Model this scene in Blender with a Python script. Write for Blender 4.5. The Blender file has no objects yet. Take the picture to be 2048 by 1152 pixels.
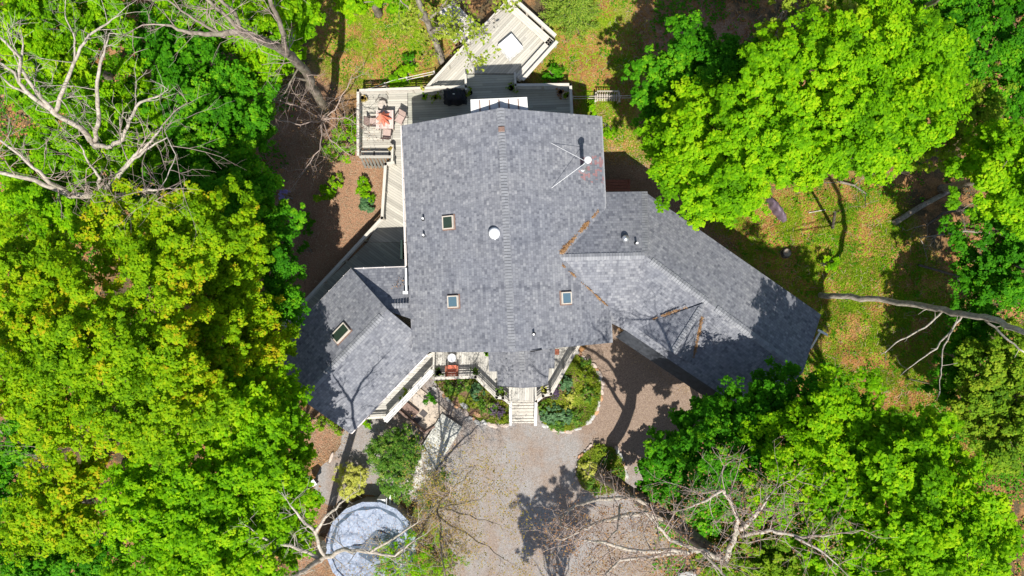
import bpy, bmesh, math, random
import numpy as np
from mathutils import Vector
R = math.radians
random.seed(7)
rng = np.random.default_rng(11)
scene = bpy.context.scene
COL = scene.collection
# ------------------------------------------------------------------ camera, sky, sun
CAMH = 41.0
FPX = 1365.0            # focal length measured in pixels of the 2048 wide photograph
cam = bpy.data.cameras.new('camera'); camo = bpy.data.objects.new('camera', cam); COL.objects.link(camo)
camo.location = (0, 0, CAMH); camo.rotation_euler = (0, 0, 0)
cam.sensor_width = 36.0; cam.lens = 36.0*FPX/2048.0; cam.clip_end = 3000
scene.camera = camo
SUN_EL, SUN_AZ = 60.0, -176.0        # shadows fall towards +Y and a little to -X
sx, sy = 0.05, -1.0                  # horizontal direction towards the sun
n_ = math.hypot(sx, sy); sx /= n_; sy /= n_
sdir = Vector((sx*math.cos(R(SUN_EL)), sy*math.cos(R(SUN_EL)), math.sin(R(SUN_EL))))
world = bpy.data.worlds.new("World"); scene.world = world; world.use_nodes = True
wn = world.node_tree; wn.nodes.clear()
sky = wn.nodes.new('ShaderNodeTexSky'); sky.sky_type = 'NISHITA'; sky.sun_disc = False
sky.sun_elevation = R(SUN_EL); sky.sun_rotation = math.atan2(sx, sy)
bg = wn.nodes.new('ShaderNodeBackground'); bg.inputs[1].default_value = 0.1
wo = wn.nodes.new('ShaderNodeOutputWorld')
wn.links.new(sky.outputs[0], bg.inputs[0]); wn.links.new(bg.outputs[0], wo.inputs[0])
sl = bpy.data.lights.new('sun', 'SUN'); sl.energy = 5.0; sl.angle = R(0.5); sl.color = (1.0, 0.955, 0.88)
so = bpy.data.objects.new('sun', sl); COL.objects.link(so); so.rotation_euler = sdir.to_track_quat('Z', 'Y').to_euler()
scene.view_settings.view_transform = 'Standard'; scene.view_settings.look = 'None'
scene.view_settings.gamma = 1; scene.view_settings.exposure = 0.3
scene.render.engine = 'CYCLES'
scene.cycles.max_bounces = 6; scene.cycles.diffuse_bounces = 3; scene.cycles.transmission_bounces = 4

# ------------------------------------------------------------------ survey helpers
def W(px, py, z=0.0):
    """place seen at photo pixel px,py, lying at height z"""
    d = (CAMH - z)/FPX
    return Vector(((px-1024)*d, (576-py)*d, z))
def Wp(px, py, pl):
    """place seen at px,py on the plane pl=(point, normal)"""
    o = Vector((0, 0, CAMH)); d = Vector(((px-1024)/FPX, (576-py)/FPX, -1))
    t = (pl[0]-o).dot(pl[1])/d.dot(pl[1]); return o + d*t
def plane(a, b, c):
    n = (b-a).cross(c-a).normalized()
    if n.z < 0: n = -n
    return (a, n)
def vnoise(x, y, s=1.0, seed=0):
    x = np.asarray(x, float)*s; y = np.asarray(y, float)*s
    xi = np.floor(x); yi = np.floor(y); fx = x-xi; fy = y-yi
    fx = fx*fx*(3-2*fx); fy = fy*fy*(3-2*fy)
    def h(a, b):
        v = np.sin(a*127.1+b*311.7+seed*74.7)*43758.5453
        return v-np.floor(v)
    return (h(xi, yi)*(1-fx)+h(xi+1, yi)*fx)*(1-fy)+(h(xi, yi+1)*(1-fx)+h(xi+1, yi+1)*fx)*fy
def gz(x, y):
    """ground height: flat round the house, rolling in the woods"""
    x = np.asarray(x, float); y = np.asarray(y, float)
    d = np.maximum(np.maximum(np.abs(x)-12.5, 0), np.maximum(y-12, 0)+np.maximum(-17-y, 0))
    m = np.clip(d/6, 0, 1)
    return m*(vnoise(x, y, .16, 3)-.45)*0.9

# ------------------------------------------------------------------ mesh helpers
class MB:
    def __init__(s): s.v = []; s.f = []; s.m = []
    def add(s, vs, fs, m=0):
        b = len(s.v); s.v += [tuple(v) for v in vs]; s.f += [tuple(b+i for i in f) for f in fs]; s.m += [m]*len(fs)
    def box(s, c, size, rz=0, m=0, ux=None):
        """box centred at c; ux optional 3D direction of its long axis (x)"""
        if ux is None: ex = Vector((math.cos(rz), math.sin(rz), 0)); ey = Vector((-math.sin(rz), math.cos(rz), 0)); ez = Vector((0, 0, 1))
        else:
            ex = Vector(ux).normalized(); ey = Vector((0, 0, 1)).cross(ex)
            ey = ey.normalized() if ey.length > 1e-4 else Vector((0, 1, 0)); ez = ex.cross(ey)
        c = Vector(c); a, b, d = size[0]/2, size[1]/2, size[2]/2
        vs = [c+ex*i*a+ey*j*b+ez*k*d for k in (-1, 1) for j in (-1, 1) for i in (-1, 1)]
        s.add(vs, [(0, 2, 3, 1), (4, 5, 7, 6), (0, 1, 5, 4), (2, 6, 7, 3), (0, 4, 6, 2), (1, 3, 7, 5)], m)
    def bar(s, p, q, w, h, m=0):
        p = Vector(p); q = Vector(q); s.box((p+q)/2, ((q-p).length, w, h), ux=(q-p), m=m)
    def prism(s, poly, z0, z1, m=0):
        n = len(poly); vs = [(p[0], p[1], z0) for p in poly]+[(p[0], p[1], z1) for p in poly]
        fs = [tuple(range(n))[::-1], tuple(range(n, 2*n))]+[(i, (i+1) % n, n+(i+1) % n, n+i) for i in range(n)]
        s.add(vs, fs, m)
    def slab(s, pts, th, m=0):
        n = len(pts); vs = [Vector(p) for p in pts]+[Vector(p)-Vector((0, 0, th)) for p in pts]
        s.add(vs, [tuple(range(n)), tuple(range(n, 2*n))[::-1]]+[(i, n+i, n+(i+1) % n, (i+1) % n) for i in range(n)], m)
    def tube(s, pts, rs, n=8, m=0, cap=True):
        P = [Vector(p) for p in pts]; b = len(s.v); k = len(P)
        prev = None
        for i, p in enumerate(P):
            t = (P[min(i+1, k-1)]-P[max(i-1, 0)])
            t = t.normalized() if t.length > 1e-9 else Vector((0, 0, 1))
            if prev is None:
                a = t.cross(Vector((0, 0, 1)));
                if a.length < .1: a = t.cross(Vector((1, 0, 0)))
            else: a = prev-t*prev.dot(t)
            a.normalize(); prev = a; c = t.cross(a)
            for j in range(n):
                an = 2*math.pi*j/n; s.v.append(tuple(p+(a*math.cos(an)+c*math.sin(an))*rs[i]))
        for i in range(k-1):
            for j in range(n):
                s.f.append((b+i*n+j, b+i*n+(j+1) % n, b+(i+1)*n+(j+1) % n, b+(i+1)*n+j)); s.m.append(m)
        if cap:
            s.f.append(tuple(b+j for j in range(n))[::-1]); s.f.append(tuple(b+(k-1)*n+j for j in range(n))); s.m += [m, m]
    def lathe(s, c, prof, n=20, m=0):
        b = len(s.v); k = len(prof); c = Vector(c)
        for r, z in prof:
            for j in range(n):
                an = 2*math.pi*j/n; s.v.append((c.x+r*math.cos(an), c.y+r*math.sin(an), c.z+z))
        for i in range(k-1):
            for j in range(n): s.f.append((b+i*n+j, b+i*n+(j+1) % n, b+(i+1)*n+(j+1) % n, b+(i+1)*n+j)); s.m.append(m)
        s.f.append(tuple(b+(k-1)*n+j for j in range(n))); s.m.append(m)
    def build(s, name, mats, parent=None, uv=None, smooth=False, bevel=0):
        me = bpy.data.meshes.new(name); me.from_pydata(s.v, [], s.f); me.update()
        mats = mats if isinstance(mats, (list, tuple)) else [mats]
        for m in mats: me.materials.append(m)
        if len(mats) > 1: me.polygons.foreach_set('material_index', s.m)
        if uv is not None:
            ul = me.uv_layers.new(name='UVMap'); u, v = Vector(uv[0]), Vector(uv[1])
            co = np.empty(len(me.vertices)*3); me.vertices.foreach_get('co', co); co = co.reshape(-1, 3)
            li = np.empty(len(me.loops), dtype=np.int32); me.loops.foreach_get('vertex_index', li)
            uvs = np.stack([co@np.array(u), co@np.array(v)], 1)[li]; ul.data.foreach_set('uv', uvs.ravel())
        if smooth: me.polygons.foreach_set('use_smooth', [True]*len(me.polygons))
        o = bpy.data.objects.new(name, me); COL.objects.link(o)
        if parent: put(o, parent)
        if bevel:
            b = o.modifiers.new('bevel', 'BEVEL'); b.width = bevel; b.segments = 2; b.limit_method = 'ANGLE'
        return o
def put(o, parent):
    """parent, keeping the world place (all parents are unrotated)"""
    o.parent = parent
    p = parent; off = Vector((0, 0, 0))
    while p: off += p.location; p = p.parent
    if o.type == 'MESH':
        o.location = Vector(o.location)-off
def thing(name, label, cat, loc=(0, 0, 0), group=None):
    o = bpy.data.objects.new(name, None); COL.objects.link(o); o.location = loc; o.empty_display_size = .2
    o['label'] = label; o['category'] = cat
    if group: o['group'] = group
    return o
def tag(o, label=None, cat=None, group=None, kind=None):
    if label: o['label'] = label
    if cat: o['category'] = cat
    if group: o['group'] = group
    if kind: o['kind'] = kind
    return o
def copy_thing(src, loc, label=None, rz=0, s=1.0):
    c = src.copy(); COL.objects.link(c); c.location = loc; c.rotation_euler = (0, 0, rz); c.scale = (s, s, s)
    if label: c['label'] = label
    for ch in src.children:
        d = ch.copy(); COL.objects.link(d); d.parent = c
        for g in ch.children:
            e = g.copy(); COL.objects.link(e); e.parent = d
    return c

# ------------------------------------------------------------------ materials
def newmat(name):
    m = bpy.data.materials.new(name); m.use_nodes = True; nt = m.node_tree; nt.nodes.clear()
    out = nt.nodes.new('ShaderNodeOutputMaterial'); return m, nt, out
def N(nt, t, **kw):
    n = nt.nodes.new(t)
    for k, v in kw.items():
        if k.startswith('i_'):
            key = k[2:]; key = int(key) if key.isdigit() else key.replace('_', ' ')
            if isinstance(v, bpy.types.NodeSocket): nt.links.new(v, n.inputs[key])
            else: n.inputs[key].default_value = v
        else: setattr(n, k, v)
    return n
def ramp(nt, fac, stops):
    r = nt.nodes.new('ShaderNodeValToRGB'); nt.links.new(fac, r.inputs[0])
    e = r.color_ramp.elements
    while len(e) < len(stops): e.new(0.5)
    for i, (p, c) in enumerate(stops): e[i].position = p; e[i].color = (*c, 1)
    return r.outputs[0]
def noise(nt, vec, scale, detail=4, rough=.55):
    return N(nt, 'ShaderNodeTexNoise', i_Vector=vec, i_Scale=scale, i_Detail=detail, i_Roughness=rough).outputs[0]
def mixc(nt, f, a, b, mode='MIX'):
    n = nt.nodes.new('ShaderNodeMix'); n.data_type = 'RGBA'; n.blend_type = mode
    for sock, v in ((n.inputs[0], f), (n.inputs[6], a), (n.inputs[7], b)):
        if isinstance(v, bpy.types.NodeSocket): nt.links.new(v, sock)
        elif isinstance(v, (int, float)): sock.default_value = v
        else: sock.default_value = (*v, 1)
    return n.outputs[2]
def mth(nt, op, a, b=0.0, c=None):
    n = nt.nodes.new('ShaderNodeMath'); n.operation = op
    for i, v in enumerate((a, b, c)):
        if v is None: continue
        if isinstance(v, bpy.types.NodeSocket): nt.links.new(v, n.inputs[i])
        else: n.inputs[i].default_value = v
    return n.outputs[0]
def surf(nt, out, col, rough=.8, spec=.3, metal=0, bump=None, bstr=.3, bdist=.02):
    p = nt.nodes.new('ShaderNodeBsdfPrincipled')
    if isinstance(col, bpy.types.NodeSocket): nt.links.new(col, p.inputs['Base Color'])
    else: p.inputs['Base Color'].default_value = (*col, 1)
    p.inputs['Roughness'].default_value = rough; p.inputs['Specular IOR Level'].default_value = spec; p.inputs['Metallic'].default_value = metal
    if bump is not None:
        b = nt.nodes.new('ShaderNodeBump'); b.inputs['Strength'].default_value = bstr; b.inputs['Distance'].default_value = bdist
        nt.links.new(bump, b.inputs['Height']); nt.links.new(b.outputs[0], p.inputs['Normal'])
    nt.links.new(p.outputs[0], out.inputs[0]); return p
def pos(nt): return N(nt, 'ShaderNodeNewGeometry').outputs['Position']
def simple(name, col, rough=.7, var=.15, scale=8, metal=0, spec=.3, bstr=.2):
    m, nt, out = newmat(name); P = pos(nt); f = noise(nt, P, scale, 5)
    c = ramp(nt, f, [(.3, tuple(x*(1-var) for x in col)), (.7, tuple(min(1, x*(1+var)) for x in col))])
    surf(nt, out, c, rough, spec, metal, f, bstr, .01); return m

def shingle(name, stain=None):
    m, nt, out = newmat(name)
    uv = N(nt, 'ShaderNodeTexCoord').outputs['UV']
    def brick(w, off):
        b = N(nt, 'ShaderNodeTexBrick', i_Vector=uv, offset=off, offset_frequency=2)
        b.inputs['Color1'].default_value = (0, 0, 0, 1); b.inputs['Color2'].default_value = (1, 1, 1, 1); b.inputs['Mortar'].default_value = (.5, .5, .5, 1)
        b.inputs['Scale'].default_value = 1; b.inputs['Mortar Size'].default_value = .005; b.inputs['Mortar Smooth'].default_value = .2
        b.inputs['Brick Width'].default_value = w; b.inputs['Row Height'].default_value = .145
        return b
    b1, b2 = brick(.22, .37), brick(.12, .61)
    f = mixc(nt, .5, b1.outputs[0], b2.outputs[0])
    P = pos(nt)
    c = ramp(nt, f, [(.0, (.118, .125, .148)), (.2, (.165, .172, .197)), (.5, (.222, .23, .256)), (.8, (.272, .28, .303)), (1, (.32, .326, .345))])
    big = noise(nt, P, .35, 3)
    c = mixc(nt, 1, c, ramp(nt, big, [(.3, (.88, .89, .92)), (.7, (1.08, 1.06, 1.03))]), 'MULTIPLY')
    stv = N(nt, 'ShaderNodeMapping', i_Vector=uv, i_Scale=(2.6, .22, 1)).outputs[0]
    c = mixc(nt, .8, c, ramp(nt, noise(nt, stv, 1.6, 5, .6), [(.32, (.86, .87, .88)), (.62, (1.05, 1.05, 1.05))]), 'MULTIPLY')
    gr = noise(nt, P, 60, 2)
    c = mixc(nt, .6, c, ramp(nt, gr, [(.3, (.8, .8, .8)), (.7, (1.2, 1.2, 1.2))]), 'MULTIPLY')
    mort = mth(nt, 'MULTIPLY', b1.outputs[1], .55)
    c = mixc(nt, mort, c, (.05, .052, .06))
    if stain:
        sx_, sy_, rx, ry = stain
        sep = N(nt, 'ShaderNodeSeparateXYZ', i_0=P)
        dx = mth(nt, 'ABSOLUTE', mth(nt, 'DIVIDE', mth(nt, 'SUBTRACT', sep.outputs[0], sx_), rx))
        dy = mth(nt, 'ABSOLUTE', mth(nt, 'DIVIDE', mth(nt, 'SUBTRACT', sep.outputs[1], sy_), ry))
        d = mth(nt, 'LESS_THAN', mth(nt, 'ADD', mth(nt, 'MAXIMUM', dx, dy), mth(nt, 'MULTIPLY', mth(nt, 'SUBTRACT', noise(nt, P, 2.5, 3), .5), 1.2)), 1.0)
        sel = mth(nt, 'GREATER_THAN', b2.outputs[0], .52)
        c = mixc(nt, mth(nt, 'MULTIPLY', mth(nt, 'MULTIPLY', d, sel), .6), c, (.34, .13, .12))
    vv = N(nt, 'ShaderNodeSeparateXYZ', i_0=uv).outputs[1]
    saw = mth(nt, 'FRACT', mth(nt, 'DIVIDE', vv, .145))
    h = mth(nt, 'ADD', mth(nt, 'MULTIPLY', saw, -1.0), mth(nt, 'MULTIPLY', f, .6))
    surf(nt, out, c, .9, .2, 0, h, .35, .012); return m
def boards(name, base, w=.14, worn=.25, dirt=(.2, .18, .15)):
    m, nt, out = newmat(name)
    uv = N(nt, 'ShaderNodeTexCoord').outputs['UV']; P = pos(nt)
    sp = N(nt, 'ShaderNodeSeparateXYZ', i_0=uv)
    q = mth(nt, 'DIVIDE', sp.outputs[1], w); fl = mth(nt, 'FLOOR', q); fr = mth(nt, 'FRACT', q)
    seg = mth(nt, 'FLOOR', mth(nt, 'DIVIDE', mth(nt, 'ADD', sp.outputs[0], mth(nt, 'MULTIPLY', fl, 1.37)), 3.6))
    cv = N(nt, 'ShaderNodeCombineXYZ', i_0=fl, i_1=seg)
    wn_ = N(nt, 'ShaderNodeTexWhiteNoise', i_Vector=cv.outputs[0]).outputs['Value']
    c = ramp(nt, wn_, [(0, tuple(x*.8 for x in base)), (.5, base), (1, tuple(min(1, x*1.16) for x in base))])
    st = N(nt, 'ShaderNodeMapping', i_Vector=uv, i_Scale=(1.5, 26, 1)).outputs[0]
    g = noise(nt, st, 3, 4)
    c = mixc(nt, .8, c, ramp(nt, g, [(.3, (.86, .86, .85)), (.7, (1.08, 1.08, 1.08))]), 'MULTIPLY')
    dn = noise(nt, P, 1.1, 5, .65)
    c = mixc(nt, mth(nt, 'MULTIPLY', ramp(nt, dn, [(.5, (0, 0, 0)), (.75, (1, 1, 1))]), worn), c, dirt)
    gap = mth(nt, 'GREATER_THAN', mth(nt, 'ABSOLUTE', mth(nt, 'SUBTRACT', fr, .5)), .455)
    c = mixc(nt, mth(nt, 'MULTIPLY', gap, .6), c, (.06, .06, .05))
    surf(nt, out, c, .75, .25, 0, mth(nt, 'SUBTRACT', 1.0, gap), .5, .01); return m
def leafmat(name, stops, trans=(.3, .55, .03), tf=.38, rough=.55):
    m, nt, out = newmat(name)
    a = N(nt, 'ShaderNodeAttribute', attribute_name='tint').outputs['Fac']
    c = ramp(nt, a, stops)
    c2 = mixc(nt, .6, c, trans)
    p = nt.nodes.new('ShaderNodeBsdfPrincipled'); nt.links.new(c, p.inputs['Base Color'])
    p.inputs['Roughness'].default_value = rough+.1; p.inputs['Specular IOR Level'].default_value = .12
    t = nt.nodes.new('ShaderNodeBsdfTranslucent'); nt.links.new(c2, t.inputs[0])
    mx = nt.nodes.new('ShaderNodeMixShader'); mx.inputs[0].default_value = tf
    nt.links.new(p.outputs[0], mx.inputs[1]); nt.links.new(t.outputs[0], mx.inputs[2]); nt.links.new(mx.outputs[0], out.inputs[0])
    return m
def barkmat(name, a, b, scale=7):
    m, nt, out = newmat(name); P = pos(nt)
    st = N(nt, 'ShaderNodeMapping', i_Vector=P, i_Scale=(1, 1, .35)).outputs[0]
    f = noise(nt, st, scale, 6, .65); k = noise(nt, P, 1.6, 3)
    c = ramp(nt, f, [(.35, a), (.65, b)])
    c = mixc(nt, mth(nt, 'MULTIPLY', ramp(nt, k, [(.5, (0, 0, 0)), (.7, (1, 1, 1))]), .35), c, (.16, .19, .1))
    surf(nt, out, c, .9, .15, 0, f, .8, .03); return m

M = {}
M['shingle'] = shingle('roof_shingles')
M['cap'] = None
def capmat():
    m, nt, out = newmat('ridge_shingles')
    g = N(nt, 'ShaderNodeNewGeometry').outputs['Random Per Island']
    c = ramp(nt, g, [(0, (.24, .247, .268)), (1, (.33, .337, .355))])
    c = mixc(nt, .6, c, ramp(nt, noise(nt, pos(nt), 50, 2), [(.3, (.8, .8, .8)), (.7, (1.2, 1.2, 1.2))]), 'MULTIPLY')
    surf(nt, out, c, .9, .2); return m
M['cap'] = capmat()
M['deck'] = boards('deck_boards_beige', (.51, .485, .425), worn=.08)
M['deckshade'] = boards('deck_boards_shaded', (.40, .395, .335), worn=.2)  # same boards as the beige deck, house shade put into the colour
M['deckwhite'] = boards('deck_boards_pale', (.54, .52, .475), worn=.4)
M['boardwalk'] = boards('boardwalk_weathered', (.58, .575, .52), w=.15, worn=.5, dirt=(.3, .29, .26))
M['rail'] = simple('rail_paint_beige', (.60, .56, .49), .6, .1, 3)
M['railwhite'] = simple('rail_paint_white', (.68, .68, .66), .5, .05, 3)
M['fascia'] = simple('fascia_white', (.72, .66, .63), .5, .08, 4)
M['siding'] = boards('siding_grey', (.36, .35, .31), w=.2, worn=.1)
M['white'] = simple('white_painted', (.85, .85, .84), .4, .04, 6)
M['brightwhite'] = simple('white_cloth', (.92, .92, .92), .7, .03, 6)
M['galv'] = simple('galvanised_metal', (.62, .63, .64), .35, .1, 10, .8)
M['dark'] = simple('dark_rubber', (.035, .035, .038), .6, .2, 10)
M['black'] = simple('black_cover', (.012, .013, .018), .5, .3, 10)
M['brownmetal'] = simple('brown_metal', (.22, .14, .11), .5, .2, 10)
M['cream'] = simple('cream_frame', (.6, .54, .46), .5, .1, 10)
M['coral'] = simple('coral_canvas', (.80, .22, .13), .7, .15, 12)
M['coral_light'] = simple('coral_pale_canvas', (.85, .40, .28), .7, .1, 12)
M['taupe'] = simple('taupe_sling', (.46, .35, .31), .7, .12, 12)
M['chairframe'] = simple('dark_bronze_frame', (.08, .06, .055), .4, .2, 10)
M['tabletop'] = boards('slatted_table', (.62, .50, .46), w=.09, worn=.1)
M['teak'] = simple('weathered_teak', (.50, .44, .38), .8, .2, 8)
M['redwood'] = simple('red_stained_wood', (.36, .12, .07), .7, .2, 8)
M['pot'] = simple('glazed_pot', (.62, .53, .36), .5, .1, 8)
M['charcoal'] = simple('charcoal_eave', (.05, .055, .065), .6, .3, 4)
M['soil'] = simple('potting_soil', (.09, .05, .03), .95, .3, 20)
M['concrete'] = simple('concrete_pad', (.50, .42, .34), .85, .15, 3)
M['mat'] = simple('dark_mat', (.10, .09, .09), .9, .2, 20)
M['stone'] = simple('pale_pink_stone', (.50, .41, .35), .9, .3, 5, bstr=.6)
M['stone_grey'] = simple('grey_stone', (.46, .45, .43), .9, .25, 5, bstr=.6)
M['stone_orange'] = simple('orange_stone', (.52, .30, .17), .9, .25, 5, bstr=.6)
M['tarp'] = simple('purple_tarp', (.15, .11, .14), .45, .3, 4, bstr=.6)
M['bark'] = barkmat('bark_grey', (.15, .12, .09), (.36, .31, .25))
M['barkdark'] = barkmat('bark_dark', (.05, .04, .035), (.16, .13, .10))
M['barkpale'] = barkmat('bark_pale', (.30, .25, .20), (.62, .56, .47), 9)
M['barkmid'] = barkmat('bark_mid', (.20, .17, .14), (.50, .44, .37), 8)
M['twig'] = simple('twig_pink_grey', (.42, .33, .28), .8, .2, 8)
M['litterroof'] = leafmat('needle_litter_orange', [(0, (.18, .09, .04)), (.5, (.32, .17, .07)), (1, (.46, .30, .16))], (.5, .3, .1), .1)
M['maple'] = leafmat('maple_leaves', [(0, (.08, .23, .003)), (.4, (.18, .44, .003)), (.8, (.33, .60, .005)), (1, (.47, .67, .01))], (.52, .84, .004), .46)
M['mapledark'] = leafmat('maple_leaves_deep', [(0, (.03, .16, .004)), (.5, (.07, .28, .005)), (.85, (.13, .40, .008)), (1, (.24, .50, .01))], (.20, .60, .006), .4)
M['oak'] = leafmat('oak_leaves_golden', [(0, (.09, .22, .003)), (.3, (.19, .40, .004)), (.7, (.35, .55, .006)), (.93, (.50, .58, .008)), (1, (.58, .46, .015))], (.64, .80, .005), .46)
M['olive'] = leafmat('olive_leaves', [(0, (.08, .20, .01)), (.5, (.20, .37, .014)), (1, (.40, .50, .03))], (.35, .5, .04), .4)
M['lime'] = leafmat('lime_leaves', [(0, (.22, .36, .02)), (.5, (.36, .48, .04)), (1, (.55, .60, .10))], (.55, .65, .05), .45)
M['chart'] = leafmat('chartreuse_leaves', [(0, (.38, .44, .05)), (.5, (.58, .60, .11)), (1, (.75, .72, .22))], (.7, .7, .1), .35)
M['rhodo'] = leafmat('rhododendron_leaves', [(0, (.04, .12, .015)), (.45, (.10, .24, .02)), (.8, (.2, .36, .04)), (1, (.45, .42, .12))], (.2, .42, .03), .25, .4)
M['bluegreen'] = leafmat('bluegreen_leaves', [(0, (.045, .12, .045)), (.5, (.11, .23, .09)), (1, (.22, .36, .18))], (.15, .4, .15), .3)
M['moss'] = leafmat('moss_and_groundcover', [(0, (.08, .16, .012)), (.5, (.20, .30, .02)), (1, (.38, .42, .03))], (.4, .5, .03), .3)
M['grass'] = leafmat('grass_blades', [(0, (.10, .20, .01)), (.4, (.20, .34, .012)), (.8, (.34, .44, .02)), (1, (.48, .46, .06))], (.45, .6, .02), .35)
M['litter'] = leafmat('dead_leaves', [(0, (.16, .07, .025)), (.4, (.36, .17, .055)), (.8, (.52, .28, .10)), (1, (.64, .44, .24))], (.5, .3, .1), .1, .8)
M['litterpale'] = leafmat('dead_leaves_pale', [(0, (.2, .12, .07)), (.5, (.38, .27, .17)), (1, (.6, .5, .36))], (.5, .3, .1), .1, .8)
M['buds'] = leafmat('new_buds', [(0, (.28, .26, .03)), (.5, (.42, .32, .06)), (1, (.5, .3, .10))], (.55, .5, .06), .35)
M['redbuds'] = leafmat('red_brown_buds', [(0, (.24, .12, .06)), (.5, (.36, .19, .10)), (1, (.42, .28, .1))], (.5, .3, .1), .3)
M['purple'] = leafmat('purple_petals', [(0, (.35, .28, .6)), (1, (.6, .5, .8))], (.5, .4, .8), .3)
M['darkpurple'] = leafmat('purple_foliage', [(0, (.06, .04, .08)), (1, (.2, .15, .22))], (.2, .1, .2), .2)
def glassmat(name, c):
    m, nt, out = newmat(name); p = surf(nt, out, c, .08, .8); return m
M['glass'] = glassmat('skylight_glass', (.10, .17, .22))
M['glassdark'] = glassmat('skylight_glass_dark', (.03, .05, .035))

# ------------------------------------------------------------------ leaves
def leaf_mesh(name, P, Nn, size, tint, mat, parent=None, aspect=.7, fold=.18, rs=None, axis=None):
    """P (n,3) leaf places, Nn (n,3) normals: one small folded leaf at each"""
    r = rs or rng; n = len(P)
    Nn = Nn/np.maximum(np.linalg.norm(Nn, axis=1, keepdims=True), 1e-6)
    a = r.normal(size=(n, 3)) if axis is None else axis+r.normal(size=(n, 3))*.25
    a -= Nn*np.sum(a*Nn, 1, keepdims=True); a /= np.maximum(np.linalg.norm(a, axis=1, keepdims=True), 1e-6)
    b = np.cross(Nn, a)
    s = (size*(.65+.7*r.random(n)))[:, None] if np.isscalar(size) else size[:, None]
    V = np.stack([P-a*s*.5, P+b*s*aspect*.5+Nn*s*fold+a*s*.08, P+a*s*.5, P-b*s*aspect*.5+Nn*s*fold+a*s*.08], 1).reshape(-1, 3)
    me = bpy.data.meshes.new(name); me.vertices.add(4*n); me.loops.add(4*n); me.polygons.add(n)
    me.vertices.foreach_set('co', V.astype(np.float32).ravel())
    me.loops.foreach_set('vertex_index', np.arange(4*n, dtype=np.int32))
    me.polygons.foreach_set('loop_start', np.arange(0, 4*n, 4, dtype=np.int32))
    me.update(calc_edges=True); me.materials.append(mat)
    at = me.attributes.new('tint', 'FLOAT', 'FACE'); at.data.foreach_set('value', np.clip(tint, 0, 1).astype(np.float32))
    o = bpy.data.objects.new(name, me); COL.objects.link(o)
    if parent: put(o, parent)
    return o
def unit(n, r=None):
    r = r or rng; d = r.normal(size=(n, 3)); return d/np.linalg.norm(d, axis=1, keepdims=True)
def clumps_to_leaves(C, rad, out, subs, per, flat, r, ct=None, spread=.42):
    """C clump centres, each of subs tufts of per leaves"""
    n = len(C); ct = r.random(n) if ct is None else ct
    d = unit(n*subs, r); d[:, 2] = np.abs(d[:, 2])*.9-.25
    Cs = np.repeat(C, subs, 0); Rs = np.repeat(rad, subs); Os = np.repeat(out, subs, 0)
    d = d+Os*.35
    S = Cs+d*Rs[:, None]*np.array([1, 1, flat])*(.55+.5*r.random((n*subs, 1)))
    st = np.repeat(ct, subs)*.5+.5*r.random(n*subs)
    k = np.maximum(1, per)
    e = unit(len(S)*k, r)
    P = np.repeat(S, k, 0)+e*(np.repeat(Rs, k)*spread*(r.random(len(S)*k)**.5))[:, None]*np.array([1, 1, .6])
    Nn = e*.45+np.repeat(Os, k, 0)*.35+np.array([0, 0, .75])+unit(len(P), r)*.45
    T = .5+(np.repeat(st, k)*.62+.38*r.random(len(P))-.5)*1.45
    return P, Nn, T
def lobes_to_clumps(lobes, rc, r, dens=1.3, squash=.75):
    C = []; Rr = []; O = []
    for (c, rad) in lobes:
        n = int(max(5, dens*2*rad*rad/(rc*rc)))
        d = unit(n, r); d[:, 2] = np.abs(d[:, 2])*1.25-.35; d /= np.linalg.norm(d, axis=1, keepdims=True)
        ph = r.random(3)*6
        bump = 1+.16*np.sin(d[:, 0]*4+ph[0])*np.cos(d[:, 1]*4+ph[1])+.10*np.sin(d[:, 0]*9+ph[2]+d[:, 1]*7)
        rr = rad*bump*(.80+.26*r.random(n))
        rr[r.random(n) < .12] *= .62
        C.append(np.array(c)+d*rr[:, None]*np.array([1, 1, squash])); O.append(d); Rr.append(rc*(.65+.7*r.random(n)))
    return np.concatenate(C), np.concatenate(Rr), np.concatenate(O)

def bunches(lobes, r, k=9, fr=(.34, .52), jit=.35, fill=True):
    """split every crown lobe into smaller rounded bunches with gaps between them, plus a lower inner layer"""
    out = []
    for (c, rad) in lobes:
        m = max(5, int(k*min(1.4, rad/1.9))); ga = r.random()*6.28
        for i in range(m):
            el = 1-(i+.5)/m*1.25; a = ga+i*2.39996+r.normal()*.25; h = math.sqrt(max(0, 1-el*el)) if abs(el) <= 1 else 0
            d = np.array([math.cos(a)*h, math.sin(a)*h, el]); rr = rad*(fr[0]+(fr[1]-fr[0])*r.random())
            p = np.array(c)+d*np.array([1, 1, .72])*(rad-rr*.75)*(1+.14*r.normal()); p[2] += r.normal()*jit
            out.append((tuple(p), rr))
        if fill: out.append(((c[0], c[1], c[2]-rad*.35), rad*.72))
    return out
def wig(p, q, n, amp, r):
    p, q = Vector(p), Vector(q); L = (q-p).length; out = [p]
    for i in range(1, n): 
        t = i/n; out.append(p.lerp(q, t)+Vector(r.normal(size=3))*amp*L*math.sin(math.pi*t)+Vector((0, 0, -.06*L*math.sin(math.pi*t))))
    out.append(q); return out
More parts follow.
